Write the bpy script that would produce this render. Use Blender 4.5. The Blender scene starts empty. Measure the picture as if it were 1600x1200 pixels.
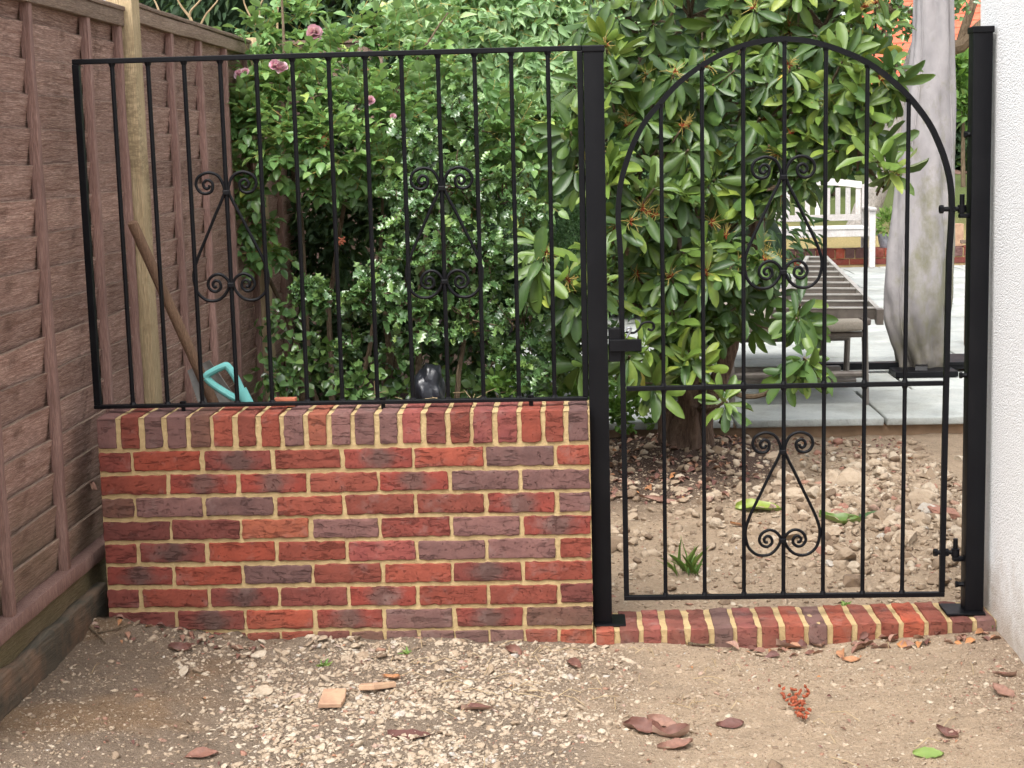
import bpy, math, random
import numpy as np
from mathutils import Vector, Matrix, noise as mnoise

random.seed(7)
RNG = np.random.default_rng(11)
scene = bpy.context.scene
COL = scene.collection

# ------------------------------------------------------------------ camera, sky, sun, exposure
F_PX, PITCH, YAW, ROLL = 2399.3, 0.14997, 0.04597, 0.02461      # focal length in pixels of a 1600 wide frame
CAM = np.array([1.5436, -4.7459, 1.5105])
def cam_basis():
    p, y, r = PITCH, YAW, ROLL
    f = np.array([-math.sin(y)*math.cos(p), math.cos(y)*math.cos(p), -math.sin(p)])
    rt = np.array([math.cos(y), math.sin(y), 0.0]); up = np.cross(rt, f)
    c, s = math.cos(r), math.sin(r)
    return np.stack([c*rt - s*up, s*rt + c*up, f])
CB = cam_basis()
cd = bpy.data.cameras.new('camera'); cam = bpy.data.objects.new('camera', cd); COL.objects.link(cam)
cd.sensor_width = 36.0; cd.lens = F_PX/1600*36; cd.clip_start = 0.05; cd.clip_end = 400
M = Matrix.Identity(4)
for i in range(3):
    M[i][0], M[i][1], M[i][2], M[i][3] = CB[0][i], CB[1][i], -CB[2][i], CAM[i]
cam.matrix_world = M
scene.camera = cam

SUN_EL, SUN_AZ = math.radians(60), math.radians(200)      # azimuth clockwise from +Y: behind the camera
world = bpy.data.worlds.new('World'); scene.world = world; world.use_nodes = True
wn = world.node_tree; bg = wn.nodes['Background']
sky = wn.nodes.new('ShaderNodeTexSky'); sky.sky_type = 'NISHITA'; sky.sun_disc = False
sky.sun_elevation = SUN_EL; sky.sun_rotation = SUN_AZ; sky.air_density = 1.0; sky.dust_density = 3.0
hs = wn.nodes.new('ShaderNodeHueSaturation'); hs.inputs['Saturation'].default_value = 0.22   # overcast
wn.links.new(sky.outputs[0], hs.inputs['Color']); wn.links.new(hs.outputs[0], bg.inputs['Color'])
bg.inputs['Strength'].default_value = 0.15
sd = bpy.data.lights.new('sun', 'SUN'); sd.energy = 1.4; sd.angle = math.radians(35); sd.color = (1, 0.965, 0.91)
sun = bpy.data.objects.new('sun', sd); COL.objects.link(sun)
sdir = Vector((math.sin(SUN_AZ)*math.cos(SUN_EL), math.cos(SUN_AZ)*math.cos(SUN_EL), math.sin(SUN_EL)))
sun.rotation_euler = sdir.to_track_quat('Z', 'Y').to_euler(); sun.location = (0, -6, 9)
vs = scene.view_settings
vs.view_transform = 'Standard'; vs.look = 'None'; vs.gamma = 1.0; vs.exposure = 1.35; vs.use_curve_mapping = False
scene.render.engine = 'CYCLES'
scene.cycles.use_denoising = True; scene.cycles.use_adaptive_sampling = True; scene.cycles.adaptive_threshold = 0.03
scene.cycles.max_bounces = 6; scene.cycles.diffuse_bounces = 3; scene.cycles.glossy_bounces = 3
scene.cycles.transmission_bounces = 3; scene.cycles.transparent_max_bounces = 4
scene.cycles.caustics_reflective = False; scene.cycles.caustics_refractive = False

# ------------------------------------------------------------------ helpers
def ray(u, v):
    return np.array([(u-800)/F_PX, -(v-600)/F_PX, 1.0]) @ CB
def at(u, v, Y):
    d = ray(u, v); t = (Y-CAM[1])/d[1]; return CAM + t*d
def atx(u, v, X):
    d = ray(u, v); t = (X-CAM[0])/d[0]; return CAM + t*d
def atz(u, v, Z):
    d = ray(u, v); t = (Z-CAM[2])/d[2]; return CAM + t*d
def project(P):
    d = (P-CAM) @ CB.T
    return np.stack([800+F_PX*d[:, 0]/d[:, 2], 600-F_PX*d[:, 1]/d[:, 2], d[:, 2]], 1)
def rgb(r, g, b, k=1.0):
    f = lambda c: ((c/255+0.055)/1.055)**2.4 if c > 10 else c/255/12.92
    return (f(r)*k, f(g)*k, f(b)*k, 1.0)
def nz(x, y, z=0.0, s=1.0):
    return mnoise.noise(Vector((x*s, y*s, z*s)))
def sstep(a, b, x):
    t = np.clip((x-a)/(b-a), 0, 1); return t*t*(3-2*t)

class G:                                        # a small material builder
    def __init__(s, name):
        s.m = bpy.data.materials.new(name); s.m.use_nodes = True; s.t = s.m.node_tree
        s.b = s.t.nodes['Principled BSDF']; s.out = s.t.nodes['Material Output']
    def n(s, typ, _o=0, **kw):
        nd = s.t.nodes.new(typ)
        for k, v in kw.items():
            if k.startswith('p_'): setattr(nd, k[2:], v)
            else: s.set(nd.inputs[k.replace('_', ' ')], v)
        return nd.outputs[_o]
    def set(s, sock, v):
        if isinstance(v, bpy.types.NodeSocket): s.t.links.new(v, sock)
        else: sock.default_value = v
    def obj(s, scale=(1, 1, 1), rand=True):
        tc = s.n('ShaderNodeTexCoord', 3)
        mp = s.t.nodes.new('ShaderNodeMapping'); s.t.links.new(tc, mp.inputs[0]); mp.inputs['Scale'].default_value = scale
        if rand:
            r = s.n('ShaderNodeObjectInfo', 5); cx = s.n('ShaderNodeCombineXYZ', X=s.math('MULTIPLY', r, 37.0), Y=s.math('MULTIPLY', r, 71.0), Z=s.math('MULTIPLY', r, 13.0))
            s.t.links.new(cx, mp.inputs['Location'])
        return mp.outputs[0]
    def pos(s, scale=(1, 1, 1)):
        g = s.n('ShaderNodeNewGeometry', 0)
        mp = s.t.nodes.new('ShaderNodeMapping'); s.t.links.new(g, mp.inputs[0]); mp.inputs['Scale'].default_value = scale
        return mp.outputs[0]
    def rand(s): return s.n('ShaderNodeObjectInfo', 5)
    def noise(s, vec, scale, detail=4.0, rough=0.55, dist=0.0):
        return s.n('ShaderNodeTexNoise', 0, Vector=vec, Scale=scale, Detail=detail, Roughness=rough, Distortion=dist)
    def ramp(s, fac, stops):
        nd = s.t.nodes.new('ShaderNodeValToRGB'); s.set(nd.inputs[0], fac); e = nd.color_ramp.elements
        while len(e) < len(stops): e.new(0.5)
        for i, (p, c) in enumerate(stops):
            e[i].position = p; e[i].color = c if len(c) == 4 else (*c, 1)
        return nd.outputs[0]
    def fr(s, fac, a, b, lo=0.0, hi=1.0):
        nd = s.t.nodes.new('ShaderNodeMapRange'); s.set(nd.inputs[0], fac)
        for i, v in zip((1, 2, 3, 4), (a, b, lo, hi)): nd.inputs[i].default_value = v
        return nd.outputs[0]
    def math(s, op, a, b=0.0):
        nd = s.t.nodes.new('ShaderNodeMath'); nd.operation = op; s.set(nd.inputs[0], a); s.set(nd.inputs[1], b); return nd.outputs[0]
    def mix(s, fac, a, b, blend='MIX'):
        nd = s.t.nodes.new('ShaderNodeMix'); nd.data_type = 'RGBA'; nd.blend_type = blend
        s.set(nd.inputs[0], fac); s.set(nd.inputs[6], a); s.set(nd.inputs[7], b); return nd.outputs[2]
    def bump(s, h, dist=0.01, strength=1.0):
        s.set(s.b.inputs['Normal'], s.n('ShaderNodeBump', 0, Height=h, Distance=dist, Strength=strength))
    def done(s, color, rough=0.8, spec=0.3, metal=0.0):
        s.set(s.b.inputs['Base Color'], color); s.set(s.b.inputs['Roughness'], rough)
        s.b.inputs['Specular IOR Level'].default_value = spec; s.b.inputs['Metallic'].default_value = metal
        return s.m

def link(o, parent=None, loc=(0, 0, 0)):
    COL.objects.link(o)
    loc = Vector([float(x) for x in loc])
    if parent is not None:
        o.parent = parent; p = parent; base = Vector((0, 0, 0))
        while p is not None: base += p.location; p = p.parent
        o.location = loc - base
    else: o.location = loc
    return o
def tag(o, label=None, cat=None, group=None, kind=None):
    for k, v in (('label', label), ('category', cat), ('group', group), ('kind', kind)):
        if v: o[k] = v
    return o
def thing(name, label, cat, loc=(0, 0, 0), group=None):
    o = bpy.data.objects.new(name, None); o.empty_display_size = 0.1
    return tag(link(o, None, loc), label, cat, group)
def mesh_obj(name, V, Fc, mat, parent=None, origin=None, smooth=False, sharp=None):
    V = np.asarray(V, float)
    if origin is None: origin = V.mean(0)
    me = bpy.data.meshes.new(name)
    me.from_pydata([tuple(p) for p in (V-np.asarray(origin))], [], [tuple(int(i) for i in f) for f in Fc])
    me.materials.append(mat)
    if smooth:
        me.polygons.foreach_set('use_smooth', [True]*len(me.polygons))
        if sharp: me.set_sharp_from_angle(angle=math.radians(sharp))
    me.update()
    return link(bpy.data.objects.new(name, me), parent, origin)
def big_mesh(name, V, Fc, mat, attrs=None, smooth=True):        # Fc: (n,k) array with one face size
    me = bpy.data.meshes.new(name); n, k = Fc.shape
    me.vertices.add(len(V)); me.vertices.foreach_set('co', np.ascontiguousarray(V, np.float32).ravel())
    me.loops.add(n*k); me.loops.foreach_set('vertex_index', np.ascontiguousarray(Fc, np.int32).ravel())
    me.polygons.add(n); me.polygons.foreach_set('loop_start', np.arange(0, n*k, k, dtype=np.int32))
    me.polygons.foreach_set('loop_total', np.full(n, k, np.int32))
    me.polygons.foreach_set('use_smooth', np.full(n, smooth))
    me.update(calc_edges=True)
    for an, av in (attrs or {}).items():
        a = me.attributes.new(an, 'FLOAT_COLOR' if av.ndim == 2 else 'FLOAT', 'POINT')
        a.data.foreach_set('color' if av.ndim == 2 else 'value', np.ascontiguousarray(av, np.float32).ravel())
    me.materials.append(mat)
    return me

class MB:                                       # collects shapes for ONE mesh object
    def __init__(s): s.v = []; s.f = []
    def add(s, V, Fc):
        o = len(s.v); s.v += [tuple(map(float, p)) for p in V]; s.f += [tuple(i+o for i in f) for f in Fc]; return s
    def box(s, a, b, bev=0.0):
        V, Fc = block(np.asarray(a, float), np.asarray(b, float), (1, 1, 1), bev); return s.add(V, Fc)
    def hexa(s, P):
        return s.add(P, [(0, 3, 2, 1), (4, 5, 6, 7), (0, 1, 5, 4), (1, 2, 6, 5), (2, 3, 7, 6), (3, 0, 4, 7)])
    def tube(s, pts, r, n=8, cap=True, flat=1.0, up=None, phase=0.0):
        V, Fc = tube(pts, r, n, cap, flat, up, phase); return s.add(V, Fc)
    def obj(s, name, mat, parent=None, smooth=False, origin=None, sharp=35):
        return mesh_obj(name, s.v, s.f, mat, parent, origin, smooth, sharp)

def block(a, b, seg=(1, 1, 1), bev=0.004, jit=0.0, seed=0.0, js=18.0):
    """box a..b with rounded edges; seg inner subdivisions per axis, jit = uneven surface"""
    lo, hi = np.minimum(a, b), np.maximum(a, b)
    bev = min(bev, 0.45*float((hi-lo).min()))
    def line(l, h, n):
        if bev <= 0: return list(np.linspace(l, h, n+1))
        return [l] + list(np.linspace(l+bev, h-bev, n+1)) + [h]
    L = [line(lo[i], hi[i], seg[i]) for i in range(3)]
    idx = {}; V = []; Fc = []
    n = [len(l)-1 for l in L]
    def vid(i, j, k):
        key = (i, j, k)
        if key not in idx:
            p = np.array([L[0][i], L[1][j], L[2][k]])
            if bev > 0:
                q = np.clip(p, lo+bev, hi-bev); d = p-q; m = np.linalg.norm(d)
                if np.count_nonzero(np.abs(d) > 1e-9) > 1: p = q + d/m*bev
            if jit:
                p = p + jit*np.array([nz(p[0]+seed, p[1], p[2], js), nz(p[0], p[1]+seed+9, p[2], js), nz(p[0], p[1], p[2]+seed+5, js)])
            idx[key] = len(V); V.append(p)
        return idx[key]
    for ax in range(3):
        b1, b2 = [(1, 2), (2, 0), (0, 1)][ax]
        for side in (0, n[ax]):
            for i in range(n[b1]):
                for j in range(n[b2]):
                    q = []
                    for (di, dj) in ((0, 0), (1, 0), (1, 1), (0, 1)):
                        c = [0, 0, 0]; c[ax] = side; c[b1] = i+di; c[b2] = j+dj; q.append(vid(*c))
                    Fc.append(q if side else q[::-1])
    return V, Fc
def tube(pts, r, n=8, cap=True, flat=1.0, up=None, phase=0.0):
    P = np.asarray(pts, float); m = len(P)
    R = np.full(m, r, float) if np.isscalar(r) else np.asarray(r, float)
    T = np.gradient(P, axis=0); T /= np.linalg.norm(T, axis=1)[:, None]+1e-12
    a = np.asarray(up if up is not None else ((0, 0, 1) if abs(T[0][2]) < 0.9 else (0, 1, 0)), float)
    V = []; Fc = []
    for i in range(m):
        a = a - T[i]*a.dot(T[i]); a /= np.linalg.norm(a)+1e-12; bb = np.cross(T[i], a)
        for k in range(n):
            t = 2*math.pi*k/n + phase
            V.append(P[i] + R[i]*(math.cos(t)*a + flat*math.sin(t)*bb))
    for i in range(m-1):
        for k in range(n):
            Fc.append((i*n+k, i*n+(k+1) % n, (i+1)*n+(k+1) % n, (i+1)*n+k))
    if cap:
        Fc.append(tuple(range(n))[::-1]); Fc.append(tuple((m-1)*n+k for k in range(n)))
    return V, Fc
def smooth_path(P, per=6):
    P = np.asarray(P, float); Q = np.vstack([2*P[0]-P[1], P, 2*P[-1]-P[-2]]); out = []
    for i in range(1, len(Q)-2):
        for t in np.linspace(0, 1, per, endpoint=False):
            a, b, c, d = Q[i-1:i+3]
            out.append(0.5*(2*b+(c-a)*t+(2*a-5*b+4*c-d)*t*t+(3*b-a-3*c+d)*t**3))
    out.append(P[-1]); return np.array(out)
def lerp(a, b, t): return np.asarray(a)*(1-t)+np.asarray(b)*t

# ------------------------------------------------------------------ materials
MT = {}
def brick_mat(name, c1, c2, burn=None, amount=0.0):
    g = G(name); v = g.obj(); r = g.rand()
    n1 = g.noise(v, 22, 5, 0.6); n2 = g.noise(v, 140, 3, 0.6)
    col = g.mix(g.fr(n1, 0.35, 0.68), c1, c2)
    col = g.mix(g.fr(n2, 0.55, 0.75, 0, 0.35), col, tuple(x*0.55 for x in c1[:3])+(1,))
    if burn:                                                    # kiln-burnt patch in the middle of the face
        tc = g.n('ShaderNodeTexCoord', 3); sx = g.t.nodes.new('ShaderNodeSeparateXYZ'); g.t.links.new(tc, sx.inputs[0])
        ax = g.math('ABSOLUTE', sx.outputs[0]); az = g.math('ABSOLUTE', sx.outputs[2])
        d = g.math('ADD', g.math('MULTIPLY', ax, 11.0), g.math('MULTIPLY', az, 9.0))
        d = g.math('ADD', d, g.math('MULTIPLY', g.noise(v, 30, 4, 0.6), 0.9))
        col = g.mix(g.fr(d, 0.75, 1.35, amount, 0.0), col, burn)
    sc = g.noise(g.obj((1, 1, 1)), 13, 4, 0.65)
    col = g.mix(g.fr(sc, 0.55, 0.75, 0, 0.5), col, rgb(168, 140, 132, 0.75))       # pale bloom
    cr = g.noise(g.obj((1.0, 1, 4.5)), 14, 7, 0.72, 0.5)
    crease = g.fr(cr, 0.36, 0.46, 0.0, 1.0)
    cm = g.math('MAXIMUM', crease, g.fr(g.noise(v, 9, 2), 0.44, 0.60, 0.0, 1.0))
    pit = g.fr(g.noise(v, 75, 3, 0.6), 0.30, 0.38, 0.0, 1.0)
    col = g.mix(g.math('MULTIPLY', g.math('SUBTRACT', 1.0, g.math('MULTIPLY', cm, pit)), 0.42), col, tuple(x*0.45 for x in c2[:3])+(1,))  # creases and pits darkened in colour to stand in for their shade
    sz = g.t.nodes.new('ShaderNodeSeparateXYZ'); g.t.links.new(g.pos(), sz.inputs[0])
    spl = g.math('ADD', sz.outputs[2], g.math('MULTIPLY', g.noise(g.pos(), 14, 5, .7), 0.34)); col = g.mix(g.fr(spl, 0.06, 0.24, 0.28, 0.0), col, rgb(150, 126, 100, .8))       # soil splashed from the path
    hv = g.n('ShaderNodeHueSaturation', 0, Color=col, Value=g.fr(r, 0, 1, 0.66, 0.98), Saturation=g.fr(r, 0, 1, 0.88, 0.97))
    h = g.math('ADD', g.math('MULTIPLY', g.math('MULTIPLY', cm, pit), 0.55), g.math('ADD', g.math('MULTIPLY', n1, 0.5), g.math('MULTIPLY', n2, 0.4)))
    g.bump(h, 0.0055, 1.0)
    return g.done(hv, 0.88, 0.2)
RED, RED2 = rgb(148, 66, 46), rgb(128, 58, 42)
BURN = rgb(102, 76, 70)
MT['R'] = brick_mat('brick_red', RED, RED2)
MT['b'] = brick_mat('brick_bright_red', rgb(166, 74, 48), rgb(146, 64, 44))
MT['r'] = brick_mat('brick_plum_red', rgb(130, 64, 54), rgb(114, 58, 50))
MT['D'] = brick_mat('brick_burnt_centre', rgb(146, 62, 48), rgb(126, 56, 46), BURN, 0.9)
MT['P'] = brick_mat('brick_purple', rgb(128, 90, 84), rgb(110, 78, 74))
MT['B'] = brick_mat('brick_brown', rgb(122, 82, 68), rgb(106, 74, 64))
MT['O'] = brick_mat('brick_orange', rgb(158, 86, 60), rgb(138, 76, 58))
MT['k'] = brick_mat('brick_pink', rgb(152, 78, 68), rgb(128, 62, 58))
def simple(name, c1, c2, scale=20, rough=0.8, spec=0.3, bump=0.003, stretch=(1, 1, 1), metal=0.0, detail=5):
    g = G(name); v = g.obj(stretch); n = g.noise(v, scale, detail, 0.6)
    col = g.mix(g.fr(n, 0.3, 0.7), c1, c2)
    if bump: g.bump(n, bump, 0.8)
    return g.done(col, rough, spec, metal)
def m_mortar():
    g = G('mortar'); v = g.pos(); n = g.noise(v, 60, 6, 0.7); n2 = g.noise(v, 7, 3)
    col = g.mix(g.fr(n, 0.3, 0.7), rgb(168, 144, 104), rgb(192, 168, 126)); col = g.mix(g.fr(n2, 0.45, 0.75, 0, 0.45), col, rgb(146, 122, 86))
    g.bump(g.math('ADD', n, g.math('MULTIPLY', g.noise(v, 220, 2), 0.5)), 0.006, 0.8); return g.done(col, 0.95, 0.1)
MT['mortar'] = m_mortar()
def m_wood(name, c1, c2, c3, gscale=(14, 1.2, 22), knots=True, weather=0.0, rough=0.85):
    g = G(name); v = g.obj(gscale)
    gr = g.noise(v, 5, 6, 0.65, 0.6); fine = g.noise(g.obj(tuple(x*4 for x in gscale)), 6, 3, 0.6)
    big = g.noise(g.obj((3, 3, 3)), 1.6, 4, 0.6)
    col = g.mix(g.fr(gr, 0.32, 0.68), c1, c2); col = g.mix(g.fr(big, 0.42, 0.72, 0, 0.65), col, c3)
    col = g.mix(g.fr(fine, 0.42, 0.62, 0.55, 0.0), col, tuple(x*0.5 for x in c1[:3])+(1,))
    col = g.n('ShaderNodeHueSaturation', 0, Color=col, Value=g.fr(g.rand(), 0, 1, 0.80, 1.18))
    if knots:                                                   # branch whorls: rough dark streaks down the boards
        wh = g.noise(g.pos((0.4, 4.2, 0.9)), 1.0, 3, 0.55, 0.3); ws = g.noise(g.obj((20, 20, 60)), 1.4, 4, 0.7)
        wm = g.math('MULTIPLY', g.fr(wh, 0.60, 0.68), g.fr(ws, 0.42, 0.58)); col = g.mix(g.math('MULTIPLY', wm, 0.6), col, tuple(x*0.34 for x in c1[:3])+(1,))
        col = g.mix(g.math('MULTIPLY', g.fr(wh, 0.64, 0.70), g.fr(ws, 0.62, 0.7, 0, .5)), col, tuple(min(1, x*1.25) for x in c2[:3])+(1,))
    if knots:                                                   # algae creeping up from the ground
        sz = g.t.nodes.new('ShaderNodeSeparateXYZ'); g.t.links.new(g.pos(), sz.inputs[0])
        al = g.math('ADD', sz.outputs[2], g.math('MULTIPLY', g.noise(g.pos(), 6, 4, .65), 0.5)); col = g.mix(g.fr(al, 0.5, 0.85, 0.55, 0.0), col, rgb(112, 108, 84))
    h = g.math('ADD', g.math('MULTIPLY', gr, 0.7), g.math('MULTIPLY', fine, 0.5))
    if knots:
        wq = g.t.nodes.new('ShaderNodeVectorMath'); wq.operation = 'ADD'; g.t.links.new(g.obj((2.6, 2.6, 5), False), wq.inputs[0])
        nv = g.n('ShaderNodeTexNoise', 1, Vector=g.obj((9, 9, 9)), Scale=1.0, Detail=3.0); wq2 = g.t.nodes.new('ShaderNodeVectorMath'); wq2.operation = 'SCALE'; g.t.links.new(nv, wq2.inputs[0]); wq2.inputs['Scale'].default_value = 0.35; g.t.links.new(wq2.outputs[0], wq.inputs[1])
        vo = g.n('ShaderNodeTexVoronoi', 0, Vector=wq.outputs[0], Scale=1.5)
        k = g.fr(vo, 0.05, 0.20, 1.0, 0.0)
        ringm = g.fr(g.math('SINE', g.math('MULTIPLY', vo, 95.0)), 0.2, 1.0, 0.0, 0.4); col = g.mix(g.math('MULTIPLY', ringm, g.fr(vo, 0.15, 0.5, 1.0, 0.0)), col, c1)
        col = g.mix(g.math('MULTIPLY', k, 0.45), col, tuple(x*0.3 for x in c1[:3])+(1,)); h = g.math('ADD', h, g.math('MULTIPLY', k, -0.4))
    g.bump(h, 0.010, 1.0); return g.done(col, rough, 0.15)
MT['board'] = m_wood('brown_fence_board', rgb(148, 112, 98), rgb(230, 197, 181), rgb(194, 160, 146))
MT['batten'] = m_wood('red_brown_batten', rgb(160, 126, 116), rgb(190, 156, 144), rgb(142, 112, 104), (20, 20, 1.2), False)
MT['post'] = m_wood('pale_timber_post', rgb(198, 174, 136), rgb(226, 204, 166), rgb(170, 148, 116), (18, 18, 1.0), True)
MT['cap'] = m_wood('weathered_rail', rgb(150, 128, 112), rgb(176, 154, 136), rgb(126, 104, 92), (16, 1.0, 16), False)
MT['moss'] = m_wood('mossy_gravel_board', rgb(120, 108, 82), rgb(104, 98, 72), rgb(136, 120, 98), (16, 1.0, 18), False)
def m_sleeper():
    g = G('dark_sleeper'); v = g.obj((10, 1.2, 14)); gr = g.noise(v, 5, 5, 0.65)
    w = g.noise(g.pos(), 3.2, 4, 0.6); col = g.mix(g.fr(gr, 0.3, 0.7), rgb(66, 64, 56), rgb(96, 88, 76))
    col = g.mix(g.fr(w, 0.44, 0.56), col, g.mix(g.fr(gr, 0.3, 0.7), rgb(132, 108, 88), rgb(104, 84, 70)))
    g.bump(gr, 0.008, 0.9); return g.done(col, 0.8, 0.25)
MT['sleeper'] = m_sleeper()
def m_black(name='black_paint', c=(0.0025, 0.0025, 0.0038, 1), rough=0.40):
    g = G(name); n = g.noise(g.pos(), 90, 3, 0.6); d = g.noise(g.pos(), 6, 4, 0.7)
    g.bump(n, 0.0008, 0.5)
    return g.done(g.mix(g.fr(d, 0.45, 0.8, 0, 0.4), c, (0.008, 0.008, 0.009, 1)), g.fr(d, 0.3, 0.8, rough, rough+0.18), 0.18)
MT['black'] = m_black()
MT['steel'] = simple('zinc_steel', rgb(170, 172, 175), rgb(120, 122, 126), 60, 0.35, 0.5, 0.001, metal=0.9)
def m_render():
    g = G('white_roughcast'); v = g.pos()
    n = g.noise(v, 120, 3, 0.6); vo = g.n('ShaderNodeTexVoronoi', 0, Vector=v, Scale=190.0); sp = g.noise(v, 170, 2, 0.5)
    col = g.mix(g.fr(n, 0.35, 0.7), rgb(234, 235, 234), rgb(248, 248, 247))
    col = g.mix(g.fr(sp, 0.66, 0.70, 0, 0.5), col, rgb(130, 128, 128))
    sz = g.t.nodes.new('ShaderNodeSeparateXYZ'); g.t.links.new(v, sz.inputs[0])
    dirt = g.math('ADD', sz.outputs[2], g.math('MULTIPLY', g.noise(v, 9, 5, 0.65), -0.5))
    col = g.mix(g.fr(dirt, -0.26, 0.0, 0.75, 0.0), col, rgb(176, 158, 138))            # splashed mud
    h = g.math('ADD', g.math('MULTIPLY', n, 0.8), g.math('ADD', g.math('MULTIPLY', vo, -0.8), g.math('MULTIPLY', sp, 0.6)))
    g.bump(h, 0.004, 0.8); return g.done(col, 0.92, 0.15)
MT['render'] = m_render()
def m_leaf(name, stops, rough=0.4, spec=0.5, back=None, trans=0.25, vein=True):
    g = G(name); a = g.n('ShaderNodeAttribute', 2, p_attribute_name='tint')
    n = g.noise(g.pos(), 30, 2, 0.5)
    f = g.math('ADD', g.math('MULTIPLY', a, 0.85), g.math('MULTIPLY', n, 0.2))
    col = g.ramp(f, stops)
    if back:
        bf = g.n('ShaderNodeNewGeometry', 6); col = g.mix(g.math('MULTIPLY', bf, 0.8), col, back)
    g.done(col, rough, spec)
    tr = g.n('ShaderNodeBsdfTranslucent', 0, Color=g.mix(0.5, col, rgb(150, 190, 60, 0.8)))
    mx = g.t.nodes.new('ShaderNodeMixShader'); mx.inputs[0].default_value = trans
    g.t.links.new(g.b.outputs[0], mx.inputs[1]); g.t.links.new(tr, mx.inputs[2]); g.t.links.new(mx.outputs[0], g.out.inputs[0])
    return g.m
MT['rhodo'] = m_leaf('rhododendron_leaf', [(0.0, rgb(42, 64, 38)), (0.35, rgb(66, 92, 48)), (0.62, rgb(104, 128, 56)), (0.86, rgb(150, 162, 72)), (0.97, rgb(184, 166, 76))], 0.40, 0.45, rgb(126, 134, 86), 0.16)
MT['rose'] = m_leaf('rose_leaf', [(0.0, rgb(74, 108, 64)), (0.45, rgb(112, 150, 88)), (0.8, rgb(152, 182, 106)), (1.0, rgb(206, 210, 104))], 0.36, 0.6, rgb(138, 162, 112), 0.3)
MT['holly'] = m_leaf('holly_leaf', [(0.0, rgb(54, 84, 50)), (0.5, rgb(90, 122, 74)), (0.85, rgb(134, 164, 90)), (1.0, rgb(174, 190, 104))], 0.24, 0.75, rgb(120, 146, 96), 0.18)
MT['lance'] = m_leaf('pale_lance_leaf', [(0.0, rgb(108, 142, 98)), (0.5, rgb(146, 178, 126)), (0.85, rgb(176, 202, 144)), (1.0, rgb(206, 212, 128))], 0.4, 0.5, rgb(160, 186, 140), 0.35)
MT['fine'] = m_leaf('fine_grey_green_leaf', [(0.0, rgb(88, 124, 88)), (0.6, rgb(122, 158, 116)), (1.0, rgb(160, 190, 140))], 0.5, 0.3, rgb(140, 170, 130), 0.35)
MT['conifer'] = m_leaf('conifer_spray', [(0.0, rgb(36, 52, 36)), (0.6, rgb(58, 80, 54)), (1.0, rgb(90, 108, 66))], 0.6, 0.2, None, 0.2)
MT['weed'] = m_leaf('weed_leaf', [(0.0, rgb(72, 106, 52)), (0.6, rgb(104, 138, 70)), (1.0, rgb(150, 170, 98))], 0.5, 0.3, None, 0.35)
MT['straw'] = simple('dry_straw', rgb(180, 160, 126), rgb(146, 124, 94), 8, 0.85, 0.2, 0)
MT['petal'] = m_leaf('pink_petal', [(0.0, rgb(236, 160, 190)), (0.6, rgb(244, 192, 214)), (1.0, rgb(250, 226, 236))], 0.6, 0.2, None, 0.35)
MT['bud'] = simple('russet_seed_head', rgb(150, 66, 40), rgb(112, 54, 36), 40, 0.8, 0.2, 0)
MT['stalk'] = simple('yellow_green_stalk', rgb(150, 150, 82), rgb(176, 140, 80), 20, 0.7, 0.3, 0)
def m_bark(name, c1, c2, sc=(9, 9, 2)):
    g = G(name); v = g.pos(sc); n = g.noise(v, 6, 7, 0.68, 0.8); n2 = g.noise(g.pos(), 9, 4)
    col = g.mix(g.fr(n, 0.3, 0.68), c1, c2); col = g.mix(g.fr(n2, 0.5, 0.8, 0, 0.5), col, tuple(x*0.6 for x in c1[:3])+(1,))
    g.bump(n, 0.02, 1.0); return g.done(col, 0.92, 0.15)
MT['bark'] = m_bark('reddish_bark', rgb(70, 55, 48), rgb(136, 114, 98), (14, 14, 2.2))
MT['twig'] = m_bark('grey_brown_twig', rgb(84, 70, 56), rgb(128, 112, 92))
MT['greybark'] = m_bark('lichen_grey_bark', rgb(120, 114, 108), rgb(176, 170, 164), (6, 6, 3))
def m_dead():
    g = G('dead_leaf'); a = g.n('ShaderNodeAttribute', 2, p_attribute_name='tint'); v = g.obj()
    n = g.noise(v, 60, 4, 0.6); col = g.ramp(a, [(0, rgb(96, 62, 56)), (0.4, rgb(124, 86, 72)), (0.7, rgb(150, 116, 100)), (1, rgb(172, 118, 72))])
    col = g.mix(g.fr(n, 0.4, 0.7, 0, 0.5), col, rgb(74, 52, 46)); bf = g.n('ShaderNodeNewGeometry', 6); col = g.mix(g.math('MULTIPLY', bf, 0.6), col, rgb(172, 144, 126)); g.bump(n, 0.004, 0.8); return g.done(col, 0.6, 0.35)
MT['dead'] = m_dead()
def m_stone():
    g = G('pale_flint_stone'); a = g.n('ShaderNodeAttribute', 2, p_attribute_name='tint')
    n = g.noise(g.pos(), 70, 4, 0.65); n2 = g.noise(g.pos(), 260, 2)
    col = g.ramp(a, [(0.0, rgb(116, 98, 82)), (0.25, rgb(152, 134, 114)), (0.5, rgb(168, 151, 131)), (0.78, rgb(184, 171, 153)), (0.9, rgb(172, 166, 158)), (0.96, rgb(158, 124, 106)), (1.0, rgb(146, 104, 90))])
    col = g.mix(g.fr(n, 0.45, 0.75, 0, 0.55), col, rgb(140, 118, 92))
    g.bump(g.math('ADD', n, n2), 0.004, 0.7); return g.done(col, 0.85, 0.25)
MT['stone'] = m_stone()
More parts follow.
